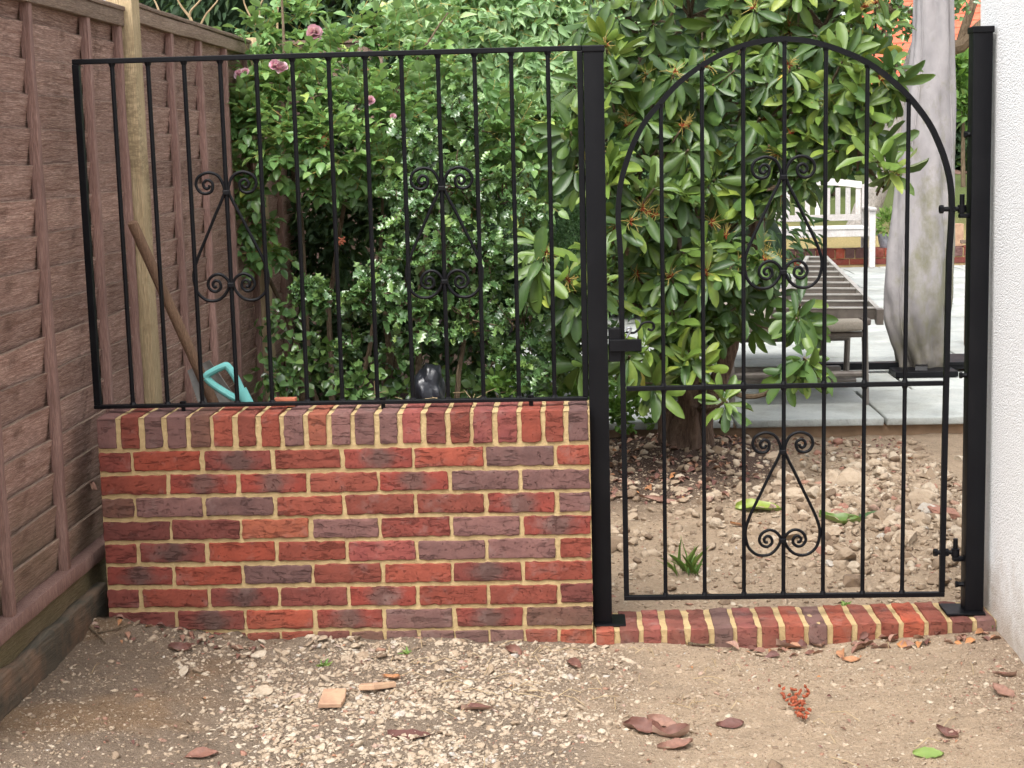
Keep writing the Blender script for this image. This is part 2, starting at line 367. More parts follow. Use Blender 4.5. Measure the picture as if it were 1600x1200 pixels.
def m_ground():
    g = G('ground_soil'); a = g.n('ShaderNodeAttribute', 0, p_attribute_name='soil'); v = g.pos()
    n1 = g.noise(v, 14, 6, 0.7); n2 = g.noise(v, 90, 5, 0.7); n3 = g.noise(v, 330, 2, 0.6)
    col = g.mix(g.fr(n1, 0.3, 0.7, 0.0, 1.0), g.n('ShaderNodeHueSaturation', 0, Color=a, Value=0.78), g.n('ShaderNodeHueSaturation', 0, Color=a, Value=1.12))
    col = g.mix(g.fr(n2, 0.56, 0.7, 0, 0.75), col, g.n('ShaderNodeHueSaturation', 0, Color=a, Value=1.45, Saturation=0.75))
    col = g.mix(g.fr(n2, 0.44, 0.32, 0, 0.7), col, g.n('ShaderNodeHueSaturation', 0, Color=a, Value=0.5))
    col = g.mix(g.fr(n3, 0.6, 0.72, 0, 0.6), col, rgb(206, 192, 172)); col = g.mix(g.fr(g.noise(v, 170, 3, 0.6), 0.58, 0.70, 0, 0.7), col, g.n('ShaderNodeHueSaturation', 0, Color=a, Value=0.38))
    h = g.math('ADD', g.math('MULTIPLY', n1, 1.2), g.math('ADD', g.math('MULTIPLY', n2, 0.6), g.math('MULTIPLY', n3, 0.25)))
    g.bump(h, 0.018, 1.0); return g.done(col, 0.95, 0.12)
MT['ground'] = m_ground()
def m_slab():
    g = G('paving_slab'); v = g.pos(); n = g.noise(v, 5, 6, 0.65); n2 = g.noise(v, 60, 4, 0.6)
    col = g.mix(g.fr(n, 0.3, 0.7), rgb(154, 158, 156), rgb(182, 184, 178)); col = g.mix(g.fr(n2, 0.55, 0.72, 0, 0.5), col, rgb(126, 126, 116)); col = g.mix(g.fr(g.noise(v, 1.7, 5, .7), 0.5, 0.68, 0, .55), col, rgb(128, 128, 118))
    col = g.n('ShaderNodeHueSaturation', 0, Color=col, Value=g.fr(g.rand(), 0, 1, 0.88, 1.08)); g.bump(g.math('ADD', n, n2), 0.006, 0.6); return g.done(col, 0.7, 0.3)
MT['slab'] = m_slab()
MT['concrete'] = simple('brown_concrete_edge', rgb(150, 124, 100), rgb(122, 100, 80), 9, 0.92, 0.15, 0.006)
def m_lawn():
    g = G('lawn'); v = g.pos(); n = g.noise(v, 1.2, 5, 0.6); n2 = g.noise(v, 40, 4, 0.7)
    sy = g.t.nodes.new('ShaderNodeSeparateXYZ'); g.t.links.new(v, sy.inputs[0])
    d = g.math('ADD', sy.outputs[1], g.math('MULTIPLY', n, 4.0))
    col = g.mix(g.fr(d, 16.5, 19.5), rgb(166, 148, 104), rgb(88, 100, 58)); col = g.mix(g.fr(n2, 0.4, 0.65, 0, 0.6), col, rgb(84, 86, 52))
    g.bump(n2, 0.03, 1.0); return g.done(col, 0.95, 0.1)
MT['lawn'] = m_lawn()
def m_cover():
    g = G('grey_canvas_cover'); v = g.pos(); n = g.noise(g.pos((3, 3, 1.6)), 3, 4, 0.55); f = g.noise(v, 160, 2); m = g.noise(g.pos((1.6, 1.6, 1)), 4.5, 5, 0.7)
    sz = g.t.nodes.new('ShaderNodeSeparateXYZ'); g.t.links.new(v, sz.inputs[0])
    col = g.mix(g.fr(n, 0.3, 0.7), rgb(134, 130, 131), rgb(160, 155, 155))
    lich = g.math('ADD', m, g.math('MULTIPLY', sz.outputs[2], -0.16))
    lich = g.math('ADD', lich, g.math('MULTIPLY', g.math('SUBTRACT', sz.outputs[0], 3.5), 0.45))
    col = g.mix(g.fr(lich, 0.33, 0.52, 0, 0.65), col, rgb(110, 108, 72))
    col = g.mix(g.fr(g.math('ADD', sz.outputs[2], g.math('MULTIPLY', m, 0.5)), 0.55, 1.0, 0.6, 0), col, rgb(84, 77, 72))
    g.bump(g.math('ADD', g.noise(g.pos((1, 1, .5)), 16, 3, .5, 1.0), g.math('MULTIPLY', f, 0.15)), 0.010, 0.6); return g.done(col, 0.8, 0.25)
MT['cover'] = m_cover()
MT['bench'] = m_wood('bleached_bench_wood', rgb(216, 210, 206), rgb(234, 230, 228), rgb(200, 192, 188), (6, 6, 6), False)
MT['teal'] = simple('teal_plastic', rgb(96, 170, 168), rgb(120, 186, 180), 12, 0.5, 0.4, 0.001)
MT['handle'] = m_wood('worn_wooden_handle', rgb(142, 112, 92), rgb(170, 138, 112), rgb(116, 92, 78), (20, 20, 2), False)
MT['blade'] = simple('grey_worn_steel', rgb(168, 166, 162), rgb(120, 118, 114), 14, 0.55, 0.4, 0.002, metal=0.3)
MT['ladder'] = simple('dull_aluminium', rgb(190, 186, 178), rgb(156, 150, 140), 12, 0.45, 0.5, 0.002, metal=0.55)
MT['sling'] = simple('beige_mesh_sling', rgb(158, 150, 138), rgb(134, 126, 114), 160, 0.8, 0.2, 0.002)
MT['frame'] = simple('grey_brown_metal', rgb(116, 108, 100), rgb(92, 84, 78), 20, 0.45, 0.45, 0.001, metal=0.2)
MT['terra'] = simple('terracotta', rgb(186, 116, 88), rgb(160, 96, 74), 16, 0.85, 0.2, 0.004)
MT['tile'] = simple('sandy_broken_tile', rgb(180, 150, 122), rgb(152, 118, 98), 22, 0.85, 0.2, 0.004)
MT['bag'] = simple('black_plastic', (0.008, 0.009, 0.012, 1), (0.02, 0.022, 0.03, 1), 10, 0.3, 0.6, 0.01)
MT['farfence'] = m_wood('dark_close_board', rgb(92, 84, 78), rgb(112, 104, 98), rgb(74, 68, 64), (9, 9, 1), False)
MT['salmon'] = simple('salmon_roof_tile', rgb(214, 112, 86), rgb(190, 92, 70), 8, 0.85, 0.2, 0.004)
MT['wallred'] = simple('far_house_brick', rgb(150, 80, 64), rgb(130, 70, 58), 30, 0.9, 0.2, 0.004)
MT['sand'] = simple('damp_mortar_spill', rgb(170, 136, 92), rgb(150, 118, 78), 50, 0.95, 0.1, 0.01)

# ------------------------------------------------------------------ setting: ground
def gh(x, y):
    """ground height"""
    n = 0.016*nz(x, y, 0.3, 3.1) + 0.008*nz(x, y, 1.7, 9) + 0.005*nz(x, y, 2.2, 24)
    def s(a, b, t):
        t = min(max((t-a)/(b-a), 0), 1); return t*t*(3-2*t)
    if y < 0.02:
        z = -0.052 + 0.075*(1-s(-0.05, 0.55, x)) + 0.022*s(2.2, 2.85, x)
        z += (0.026+0.02*nz(x, y, 31, 11)+.012*nz(x, y, 37, 27))*s(-0.16, -0.02, y)*(1-s(0.9, 1.6, x))
        z -= 0.012*s(1.55, 1.8, x)*(1-s(2.2, 2.7, x))
    else:
        z = -0.045 + 0.10*s(0.25, 2.8, y)
        hump = math.exp(-((x-2.75)/0.55)**2-((y-1.35)/0.5)**2)
        z += 0.05*hump + 0.09*math.exp(-((x-2.05)/0.35)**2-((y-2.45)/0.35)**2)
        if x < 1.5: z += 0.06*s(0.2, 0.6, y)
        if y < 0.2: z = -0.09
    return z + n
def ground():
    xs = np.concatenate([[-80, -40, -20, -10, -6, -4, -3, -2, -1.4, -1, -0.7, -0.45], np.arange(-0.3, 3.2, 0.016), [3.3, 3.5, 3.8, 4.4, 5.2, 6.5, 9, 14, 25, 50, 80]])
    ys = np.concatenate([[-40, -20, -10, -6, -4, -3, -2.2, -1.7], np.arange(-1.45, 0.0, 0.016), [0.015, 0.03, 0.12, 0.2], np.arange(0.22, 3.1, 0.022), [3.3, 3.6, 4, 4.6, 5.5, 7, 9, 13, 20, 35, 60, 110]])
    X, Y = np.meshgrid(xs, ys); P = np.stack([X.ravel(), Y.ravel(), np.zeros(X.size)], 1)
    C = np.ones((len(P), 4)); 
    dark, sand, grav = np.array(rgb(122, 106, 91)[:3]), np.array(rgb(166, 145, 122)[:3]), np.array(rgb(128, 113, 98)[:3])
    litter, rub, ochre = np.array(rgb(78, 62, 54)[:3]), np.array(rgb(156, 136, 114)[:3]), np.array(rgb(134, 108, 82)[:3])
    for i, (x, y, _) in enumerate(P):
        P[i, 2] = gh(x, y) if -3 < x < 6 and -3 < y < 7 else -0.03
        w = 0.25*nz(x, y, 5, 2.3) + 0.12*nz(x, y, 8, 7)
        if y < 0.1:
            a = float(sstep(0.25, 0.6, x+w+0.25*y)); b = float(sstep(1.35, 1.85, x+w))
            c = dark*(1-a)+grav*a; c = c*(1-b)+sand*b
            o = float(sstep(0.05, 0.45, nz(x, y, 12, 3.2)+.25*nz(x, y, 2, 14)))*(1-a)*0.7; c = c*(1-o)+ochre*o
            if x > 2.55: 
                e = float(sstep(2.55, 2.85, x+0.5*w)); c = c*(1-0.5*e)+np.array(rgb(140, 120, 104)[:3])*0.5*e
        else:
            l = float(sstep(1.35, 2.1, y+w-0.35*float(sstep(2.2, 2.8, x))*1.6)); c = sand*(1-l)+(litter if x < 2.35 else lerp(litter, rub, float(sstep(2.35, 2.6, x))))*l
            if x < 1.5: c = litter
        C[i, :3] = c
    nx, ny = len(xs), len(ys); I = np.arange(nx*ny).reshape(ny, nx)
    Fc = np.stack([I[:-1, :-1], I[:-1, 1:], I[1:, 1:], I[1:, :-1]], -1).reshape(-1, 4)
    o = bpy.data.objects.new('ground', big_mesh('ground', P, Fc, MT['ground'], {'soil': C})); link(o); return tag(o, kind='structure')
GROUND = ground()

# stones: the 300 largest are pieces of the ground, the rest is gravel
def ico(sub):
    t = (1+5**0.5)/2
    V = [(-1, t, 0), (1, t, 0), (-1, -t, 0), (1, -t, 0), (0, -1, t), (0, 1, t), (0, -1, -t), (0, 1, -t), (t, 0, -1), (t, 0, 1), (-t, 0, -1), (-t, 0, 1)]
    Fc = [(0, 11, 5), (0, 5, 1), (0, 1, 7), (0, 7, 10), (0, 10, 11), (1, 5, 9), (5, 11, 4), (11, 10, 2), (10, 7, 6), (7, 1, 8), (3, 9, 4), (3, 4, 2), (3, 2, 6), (3, 6, 8), (3, 8, 9), (4, 9, 5), (2, 4, 11), (6, 2, 10), (8, 6, 7), (9, 8, 1)]
    V = [np.array(v, float)/np.linalg.norm(v) for v in V]
    for _ in range(sub):
        mid = {}; nf = []
        def md(a, b):
            k = (min(a, b), max(a, b))
            if k not in mid: p = V[a]+V[b]; V.append(p/np.linalg.norm(p)); mid[k] = len(V)-1
            return mid[k]
        for a, b, c in Fc:
            x, y, z = md(a, b), md(b, c), md(c, a); nf += [(a, x, z), (b, y, x), (c, z, y), (x, y, z)]
        Fc = nf
    return np.array(V), np.array(Fc)
def rock_variants(sub, n):
    V, Fc = ico(sub); out = []
    for k in range(n):
        W = V.copy()
        for _ in range(5 if sub < 2 else 11):                          # chip flats off
            d = RNG.normal(size=3); d /= np.linalg.norm(d); h = RNG.uniform(0.45, 0.85); s = W@d; W = W - np.outer(np.maximum(s-h, 0), d)
        W *= (1+(0.16 if sub < 2 else 0.03)*RNG.normal(size=(len(W), 1)))
        out.append(W)
    return out, Fc
def rand_rot(n, flat=0.35):
    a = RNG.uniform(0, 2*math.pi, n); tx, ty = RNG.normal(0, flat, n), RNG.normal(0, flat, n)
    R = np.zeros((n, 3, 3))
    for i in range(n): R[i] = np.array((Matrix.Rotation(tx[i], 3, 'X') @ Matrix.Rotation(ty[i], 3, 'Y') @ Matrix.Rotation(a[i], 3, 'Z')))
    return R
def stones():
    recs = []                                                # x, y, size, tint
    def put(n, xr, yr, size, dens, tint):
        k = 0; tries = 0
        while k < n and tries < n*40:
            tries += 1
            x, y = random.uniform(*xr), random.uniform(*yr)
            if random.random() > dens(x, y): continue
            recs.append((x, y, size(), tint())); k += 1
    w = lambda x, y: 0.3*nz(x, y, 4, 2.5)+0.15*nz(x, y, 9, 8)
    grav = lambda x, y: float(sstep(0.25, 0.6, x+w(x, y)+0.3*y)*(1-sstep(1.2, 1.75, x+w(x, y))))*(0.35+0.65*float(sstep(-0.25, 0.2, nz(x, y, 6, 5))))
    pale = lambda: float(np.clip(random.gauss(0.57, 0.17), 0, 0.93)) if random.random() > 0.015 else random.uniform(0.94, 1)
    mixd = lambda: float(np.clip(random.gauss(0.33, 0.22), 0, 0.95)) if random.random() > 0.05 else random.uniform(0.94, 1)
    put(5200, (0.1, 1.95), (-1.35, -0.02), lambda: random.lognormvariate(math.log(0.0068), 0.40), grav, pale)
    put(13000, (-0.05, 2.85), (-1.35, -0.01), lambda: random.lognormvariate(math.log(0.0036), 0.35), lambda x, y: 0.30+0.55*grav(x, y)+0.35*float(sstep(0.0, 0.3, nz(x, y, 21, 4))), mixd)
    put(900, (-0.02, 2.85), (-1.35, -0.02), lambda: random.lognormvariate(math.log(0.007), 0.35), lambda x, y: 0.6, mixd)
    put(60, (0.15, 1.6), (-0.12, -0.02), lambda: random.lognormvariate(math.log(0.014), 0.3), lambda x, y: 1, mixd)
    rub = lambda x, y: float(sstep(2.05, 2.6, x+0.5*w(x, y)))*math.exp(-((y-1.45)/0.75)**2)
    put(420, (1.9, 3.15), (0.45, 2.6), lambda: random.lognormvariate(math.log(0.022), 0.42), rub, mixd)
    put(1700, (1.65, 3.2), (0.3, 2.85), lambda: random.lognormvariate(math.log(0.011), 0.4), lambda x, y: 0.2+0.8*rub(x, y), mixd)
    put(2600, (1.62, 3.2), (0.24, 2.86), lambda: random.lognormvariate(math.log(0.0052), 0.4), lambda x, y: 0.6, mixd)
    put(120, (1.62, 2.3), (0.9, 2.6), lambda: random.lognormvariate(math.log(0.022), 0.35), lambda x, y: 0.7, lambda: random.uniform(0, 0.6))
    put(7000, (1.3, 2.85), (-1.35, -0.01), lambda: random.lognormvariate(math.log(0.0034), 0.4), lambda x, y: 0.25+0.75*float(sstep(-0.1, 0.3, nz(x, y, 15, 3.5))), mixd)
    put(4000, (1.62, 3.2), (0.24, 2.5), lambda: random.lognormvariate(math.log(0.0042), 0.4), lambda x, y: 0.7, mixd)
    put(700, (-0.05, 1.0), (-1.35, -0.01), lambda: random.lognormvariate(math.log(0.0038), 0.45), lambda x, y: 0.7, mixd)
    R = np.array(recs); N = len(R)
    # named stones seen in the photograph (u, v, size, tint)
    for (u, v, s, t) in [(1380, 750, .058, .74), (1330, 735, .05, .35), (1440, 745, .04, .5), (1500, 725, .055, .8), (1425, 790, .04, .55), (1475, 800, .05, .7), (1440, 830, .04, .6), (1380, 790, .035, .7),
                         (1290, 770, .05, .5), (1240, 760, .045, .4), (1190, 765, .04, .5), (1150, 760, .035, .6), (1330, 790, .04, .5), (1505, 800, .045, .75), (1480, 845, .045, .7), (1350, 830, .03, .5), (905, 1010, .030, .3), (930, 1003, .02, .35), (595, 1022, .025, .97), (1300, 700, .03, .6), (560, 1165, .028, .6), (1005, 690, .03, .25), (1040, 770, .03, .5)]:
        z = -0.05 if v > 940 else 0.02; p = atz(u, v, z); R = np.vstack([R, [p[0], p[1], s*.62, t]])
    N = len(R)
    Z = np.array([gh(x, y) for x, y in R[:, :2]])
    P = np.stack([R[:, 0], R[:, 1], Z], 1)
    sc = np.stack([R[:, 2]*RNG.uniform(0.85, 1.5, N), R[:, 2]*RNG.uniform(0.7, 1.1, N), R[:, 2]*np.where((R[:, 2] > .014) & (R[:, 1] > .2), RNG.uniform(.5, .95, N), RNG.uniform(0.32, 0.6, N))], 1)
    P[:, 2] += sc[:, 2]*np.where(R[:, 1] > .2, RNG.uniform(-0.1, 0.5, N), RNG.uniform(-0.45, 0.35, N))
    Rm = rand_rot(N)
    pr = project(P); vis = (pr[:, 0] > 0) & (pr[:, 0] < 1600) & (pr[:, 1] > 0) & (pr[:, 1] < 1200)
    score = R[:, 2]/pr[:, 2]*vis
    hid = (P[:, 1] > 0.2) & (P[:, 0] < 1.66); score[hid] = 0
    order = np.argsort(-score); top = set(order[:300].tolist())
    v80, f80 = rock_variants(1, 14); v20, f20 = rock_variants(0, 10); v320, f320 = rock_variants(2, 12)
    # gravel mesh
    VV, FF, TT, off = [], [], [], 0
    for i in range(N):
        if i in top: continue
        base, fc = (v80[i % 14], f80) if R[i, 2] > 0.0072 else (v20[i % 10], f20)
        W = (base*sc[i]) @ Rm[i].T + P[i]; VV.append(W); FF.append(fc+off); TT.append(np.full(len(W), R[i, 3])); off += len(W)
    o = bpy.data.objects.new('gravel', big_mesh('gravel', np.vstack(VV), np.vstack(FF), MT['stone'], {'tint': np.concatenate(TT)}))
    tag(link(o, GROUND), kind='stuff')
    cache = {}
    for i in sorted(top):
        tb = round(R[i, 3]*8)/8; big = R[i, 2] > .018; key = (i % 12, tb, big); vv, ff = (v320[i % 12], f320) if big else (v80[i % 12], f80)
        if key not in cache: cache[key] = big_mesh('stone', vv, ff, MT['stone'], {'tint': np.full(len(vv), tb)}, smooth=not big)
        o = bpy.data.objects.new('stone', cache[key]); link(o, GROUND, P[i])
        o.rotation_euler = Matrix(Rm[i].tolist()).to_euler(); o.scale = sc[i].tolist()
stones()

# ------------------------------------------------------------------ patio, lawn
def patio():
    t = thing('patio', None, None, (3.5, 2.9, 0.1)); tag(t, 'pale stone paving behind the gate with brown edge', None, kind='structure')
    MB().box((1.2, 2.93, -0.1), (9.5, 12.48, 0.108)).obj('concrete_base', MT['concrete'], t)
    rows = [2.885]; y = 2.885
    while y < 12.4:
        d = random.choice([0.6, 0.75, 0.9]); y = min(y+d, 12.5); rows.append(y)
    for a, b in zip(rows[:-1], rows[1:]):
        x = 1.15+random.uniform(-0.3, 0)
        while x < 9.4:
            w = random.choice([0.6, 0.75, 0.9, 1.2]); j = 0.008
            dz = random.uniform(-0.002, 0.003)
            V, Fc = block(np.array([x+j, a+j, 0.110+dz]), np.array([x+w-j, b-j, 0.150+dz]), (2, 2, 1), 0.006, 0.004, x*3+a)
            mesh_obj('paving_slab', V, Fc, MT['slab'], t, smooth=True, sharp=50); x += w
patio()
def lawn():
    xs = np.linspace(-8, 30, 60); ys = np.concatenate([[12.775], np.linspace(12.78, 27, 40)]); X, Y = np.meshgrid(xs, ys)
    Z = 0.30+0.62*sstep(12.8, 25, Y)+0.02*np.sin(X*1.3+Y); Z[0] = -0.1
    I = np.arange(X.size).reshape(X.shape); Fc = np.stack([I[:-1, :-1], I[:-1, 1:], I[1:, 1:], I[1:, :-1]], -1).reshape(-1, 4)
    o = bpy.data.objects.new('lawn', big_mesh('lawn', np.stack([X.ravel(), Y.ravel(), Z.ravel()], 1), Fc, MT['lawn'])); link(o); tag(o, kind='structure')
lawn()

# ------------------------------------------------------------------ brick wall and threshold
def brick(parent, x0, x1, y0, y1, z0, z1, key, seg=(14, 1, 5), tilt=0.0):
    e = lambda k: random.uniform(-k, k)
    V, Fc = block(np.array([x0+e(.0025), y0+e(.0018), z0+e(.0018)]), np.array([x1+e(.0025), y1, z1+e(.0018)]), seg, 0.0035, 0.0046, random.uniform(0, 50), 45)
    V = np.array(V); V[:, 1] = np.where(V[:, 1] < y0+.02, y0+(V[:, 1]-y0)*.45, V[:, 1]); c = V.mean(0); a = tilt+random.gauss(0, 0.004)
    d = V-c; V = c+np.stack([d[:, 0]*math.cos(a)-d[:, 2]*math.sin(a), d[:, 1], d[:, 0]*math.sin(a)+d[:, 2]*math.cos(a)], 1)
    return mesh_obj('brick', V, Fc, MT[key], parent, smooth=True, sharp=60)
def grid_sheet(nx, nz_, f):
    V = [f(i/nx, j/nz_) for j in range(nz_+1) for i in range(nx+1)]
    Fc = [(j*(nx+1)+i, j*(nx+1)+i+1, (j+1)*(nx+1)+i+1, (j+1)*(nx+1)+i) for j in range(nz_) for i in range(nx)]
    return V, Fc
ROWS = {1: ('h', 'rRDRDbPb'), 2: ('f', 'RDDbDPP'), 3: ('h', 'BPPbRRDP'), 4: ('f', 'rrOPrPD'), 5: ('h', 'rDRRkPPR'),
        6: ('f', 'DRPRbDR'), 7: ('h', 'rRDrDRRr'), 8: ('f', 'rDbDPDB')}
def wall():
    t = thing('brick_wall', 'low red and purple brick wall topped with a brick-on-edge course', 'wall', (0.78, 0.1, -0.1))
    for row, (kind, keys) in ROWS.items():
        z0 = 0.005+0.075*(8-row); x = 0.0
        for i, k in enumerate(keys):
            w = 0.1025 if kind == 'h' and i in (0, len(keys)-1) else 0.215
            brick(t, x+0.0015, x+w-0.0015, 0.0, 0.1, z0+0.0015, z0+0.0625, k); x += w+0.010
    x = 0.0
    for k in 'RRRrRRrBPPPPRR':
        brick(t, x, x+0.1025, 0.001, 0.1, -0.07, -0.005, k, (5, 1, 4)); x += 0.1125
    for i, k in enumerate('PRPPBORRPOPPPkrRkkRRP'):
        dz = 0.0
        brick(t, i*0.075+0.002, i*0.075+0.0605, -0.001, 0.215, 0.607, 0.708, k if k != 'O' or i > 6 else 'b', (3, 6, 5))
    # mortar: an uneven sheet just behind the brick faces, and the core
    def mf(a, b):
        x = -0.0+a*1.566; z = -0.11+b*0.812
        return (x, 0.0062+0.0016*nz(x, 0, z, 40)+0.0010*nz(x, 3, z, 110), z)
    m = MB(); V, Fc = grid_sheet(230, 120, mf); m.add(V, Fc)
    def mtop(a, b):
        x = a*1.566; y = 0.0045+b*0.21; return (x, y, 0.7025+0.002*nz(x, y, 7, 40))
    V, Fc = grid_sheet(150, 22, mtop); m.add(V, Fc)
    m.box((0.003, 0.05, -0.11), (1.563, 0.213, 0.6995))
    m.obj('mortar', MT['mortar'], t, smooth=True, sharp=40)
wall()
def threshold():
    t = thing('brick_threshold', 'low brick-on-edge step lying under the gate', 'step', (2.2, 0.1, -0.1))
    keys = 'RrRrrPRrRPRRRRRrP'; n = len(keys)
    for i, k in enumerate(keys):
        x0 = 1.573+i*0.0752; f = i/n; top = -0.012+0.024*f
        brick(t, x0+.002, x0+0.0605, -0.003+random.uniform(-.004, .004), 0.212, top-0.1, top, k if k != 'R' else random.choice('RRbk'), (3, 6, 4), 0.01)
    def mtop(a, b):
        x = 1.57+a*1.27; y = 0.004+b*0.205; return (x, y, -0.0165+0.024*a+0.002*nz(x, y, 7, 40))
    def mfr(a, b):
        x = 1.57+a*1.27; return (x, 0.004+0.003*nz(x, 2, b, 30), -0.12+0.024*a+b*0.1035)
    m = MB(); V, Fc = grid_sheet(110, 18, mtop); m.add(V, Fc); V, Fc = grid_sheet(110, 8, mfr); m.add(V, Fc)
    m.obj('mortar', MT['mortar'], t, smooth=True, sharp=40)
threshold()

# ------------------------------------------------------------------ rendered house wall at the right
def house_wall():
    m = MB()
    xb, xt = 2.843, 2.800; yb = 0.27
    P = [(xb, -3.5, -0.2), (xb+1.2, -3.5, -0.2), (xb+1.2, yb, -0.2), (xb, yb, -0.2), (xt, -3.5, 3.6), (xt+1.2, -3.5, 3.6), (xt+1.2, yb, 3.6), (xt, yb, 3.6)]
    m.hexa(P); o = m.obj('house_wall', MT['render'])
    tag(o, 'white roughcast house wall rising at the right edge', 'wall')
house_wall()

# ------------------------------------------------------------------ lap fence
def fence():
    t = thing('lap_fence', 'brown overlapping board fence with vertical battens along the left', 'fence', (-0.1, 0.6, 0))
    def board(y0, y1, z0, z1, k):
        n = 22; V = []; Fc = []
        sd_ = random.uniform(0, 40); wav = random.uniform(0.003, 0.008)
        for i in range(n+1):
            y = y0+(y1-y0)*i/n
            zt = z1+wav*nz(y, sd_, 0, 3)+0.003*nz(y, sd_, 4, 18); zb = z0-0.018
            xo = 0.002*nz(y, sd_, 8, 4)
            V += [(-0.108+xo, y, zb), (-0.0845+xo, y, zt-0.002), (-0.0865+xo, y, zt), (-0.0965+xo, y, zt-0.001), (-0.116+xo, y, zb)]
        for i in range(n):
            for j in range(5):
                a = i*5+j; b = i*5+(j+1) % 5; Fc.append((a, a+5, b+5, b))
        Fc.append((0, 1, 2, 3, 4)); Fc.append(tuple(n*5+j for j in (4, 3, 2, 1, 0)))
        o = mesh_obj('board', V, Fc, MT['board'], t, smooth=True, sharp=30); o.data.materials.append(MT['cap'])      # top edge in the rail material
        for p in o.data.polygons:
            if p.index < n*5 and p.index % 5 in (1, 2): p.material_index = 1
    for (y0, y1, top) in ((-1.05, 0.785, 2.035), (0.895, 2.92, 2.065), (3.05, 4.9, 2.06)):
        z = 0.255
        while z < top-0.05:
            board(y0, y1, z, min(z+0.1045, top), 0); z += 0.1045
    for y in (-1.0, -0.63, -0.155, 0.39, 0.752, 0.925, 1.46, 1.94, 2.41, 2.88, 3.1, 3.6, 4.1):
        top = 2.0 if y < 0.8 else 2.03
        V, Fc = block(np.array([-0.094, y-0.016, 0.245]), np.array([-0.064, y+0.016, top]), (1, 1, 14), 0.003, 0.005, y*7, 5)
        mesh_obj('batten', V, Fc, MT['batten'], t, smooth=True, sharp=40)
    for (y0, y1, top) in ((-1.06, 0.785, 2.035), (0.895, 2.93, 2.065), (3.05, 4.9, 2.06)):
        V, Fc = block(np.array([-0.093, y0, top-0.052]), np.array([-0.0585, y1, top+0.002]), (1, 16, 1), 0.003, 0.004, top*9, 4)
        mesh_obj('top_rail', V, Fc, MT['cap'], t, smooth=True, sharp=40)
        V, Fc = block(np.array([-0.118, y0, top+0.004]), np.array([-0.052, y1, top+0.020]), (1, 16, 1), 0.003, 0.004, top*4, 4)
        mesh_obj('capping', V, Fc, MT['cap'], t, smooth=True, sharp=40)
        V, Fc = block(np.array([-0.105, y0, 0.206]), np.array([-0.056, y1, 0.252]), (1, 16, 1), 0.004, 0.005, top, 5)
        mesh_obj('bottom_rail', V, Fc, MT['batten'], t, smooth=True, sharp=40)
        V, Fc = block(np.array([-0.105, y0, 0.05]), np.array([-0.072, y1, 0.203]), (1, 16, 3), 0.004, 0.007, top+3, 6)
        mesh_obj('gravel_board', V, Fc, MT['moss'], t, smooth=True, sharp=40)
    for (y, h) in ((0.79, 2.13), (2.94, 2.1), (-1.17, 2.1)):
        V, Fc = block(np.array([-0.125, y, -0.1]), np.array([-0.03, y+0.1, h]), (1, 1, 12), 0.005, 0.004, y*3, 4)
        mesh_obj('post', V, Fc, MT['post'], t, smooth=True, sharp=40)
    V, Fc = block(np.array([-0.130, -1.6, -0.1]), np.array([-0.042, 0.13, 0.132]), (2, 30, 4), 0.007, 0.014, 3, 7)
    o = mesh_obj('timber_sleeper', V, Fc, MT['sleeper'], smooth=True, sharp=45)
    tag(o, 'dark stained timber sleeper lying along the foot of the brown fence', 'sleeper')
fence()

# ------------------------------------------------------------------ ironwork
GY = 0.10
SCROLL = np.array([(676, 126), (673, 134), (664, 137), (656, 130), (656, 118), (670, 108), (686, 120), (682, 145), (662, 154), (640, 146), (629, 122), (640, 96), (672, 83), (704, 93), (721, 120), (726, 148),
                   (714, 180), (690, 228), (660, 292), (630, 355), (613, 396), (604, 430), (606, 465), (618, 497), (648, 520), (688, 518), (716, 492), (726, 462), (710, 438), (686, 430), (662, 442), (652, 465), (661, 484), (680, 490), (696, 477), (693, 458), (680, 452), (669, 462), (673, 474), (682, 473)], float)
def scroll(parent, cx, ztop, zbot, lean=0.0):
    s = (ztop-zbot)/441.0; z_ = lambda v: ztop-(v-82)*s
    root = None
    for side in (-1, 1):
        Pn = [(cx+side*(733-p[0])*s*-1, GY+0.0 , z_(p[1])) for p in SCROLL]
        Pn = smooth_path(Pn, 5)
        m = MB(); m.tube(Pn, 0.0050, 8, up=(0, 1, 0)); m.obj('scroll', MT['black'], parent, smooth=True, sharp=60)
    for v in (152, 468):
        m = MB(); m.box((cx-0.011, GY-0.0115, z_(v)-0.008), (cx+0.011, GY+0.0115, z_(v)+0.008), 0.003); m.obj('scroll_clip', MT['black'], parent)
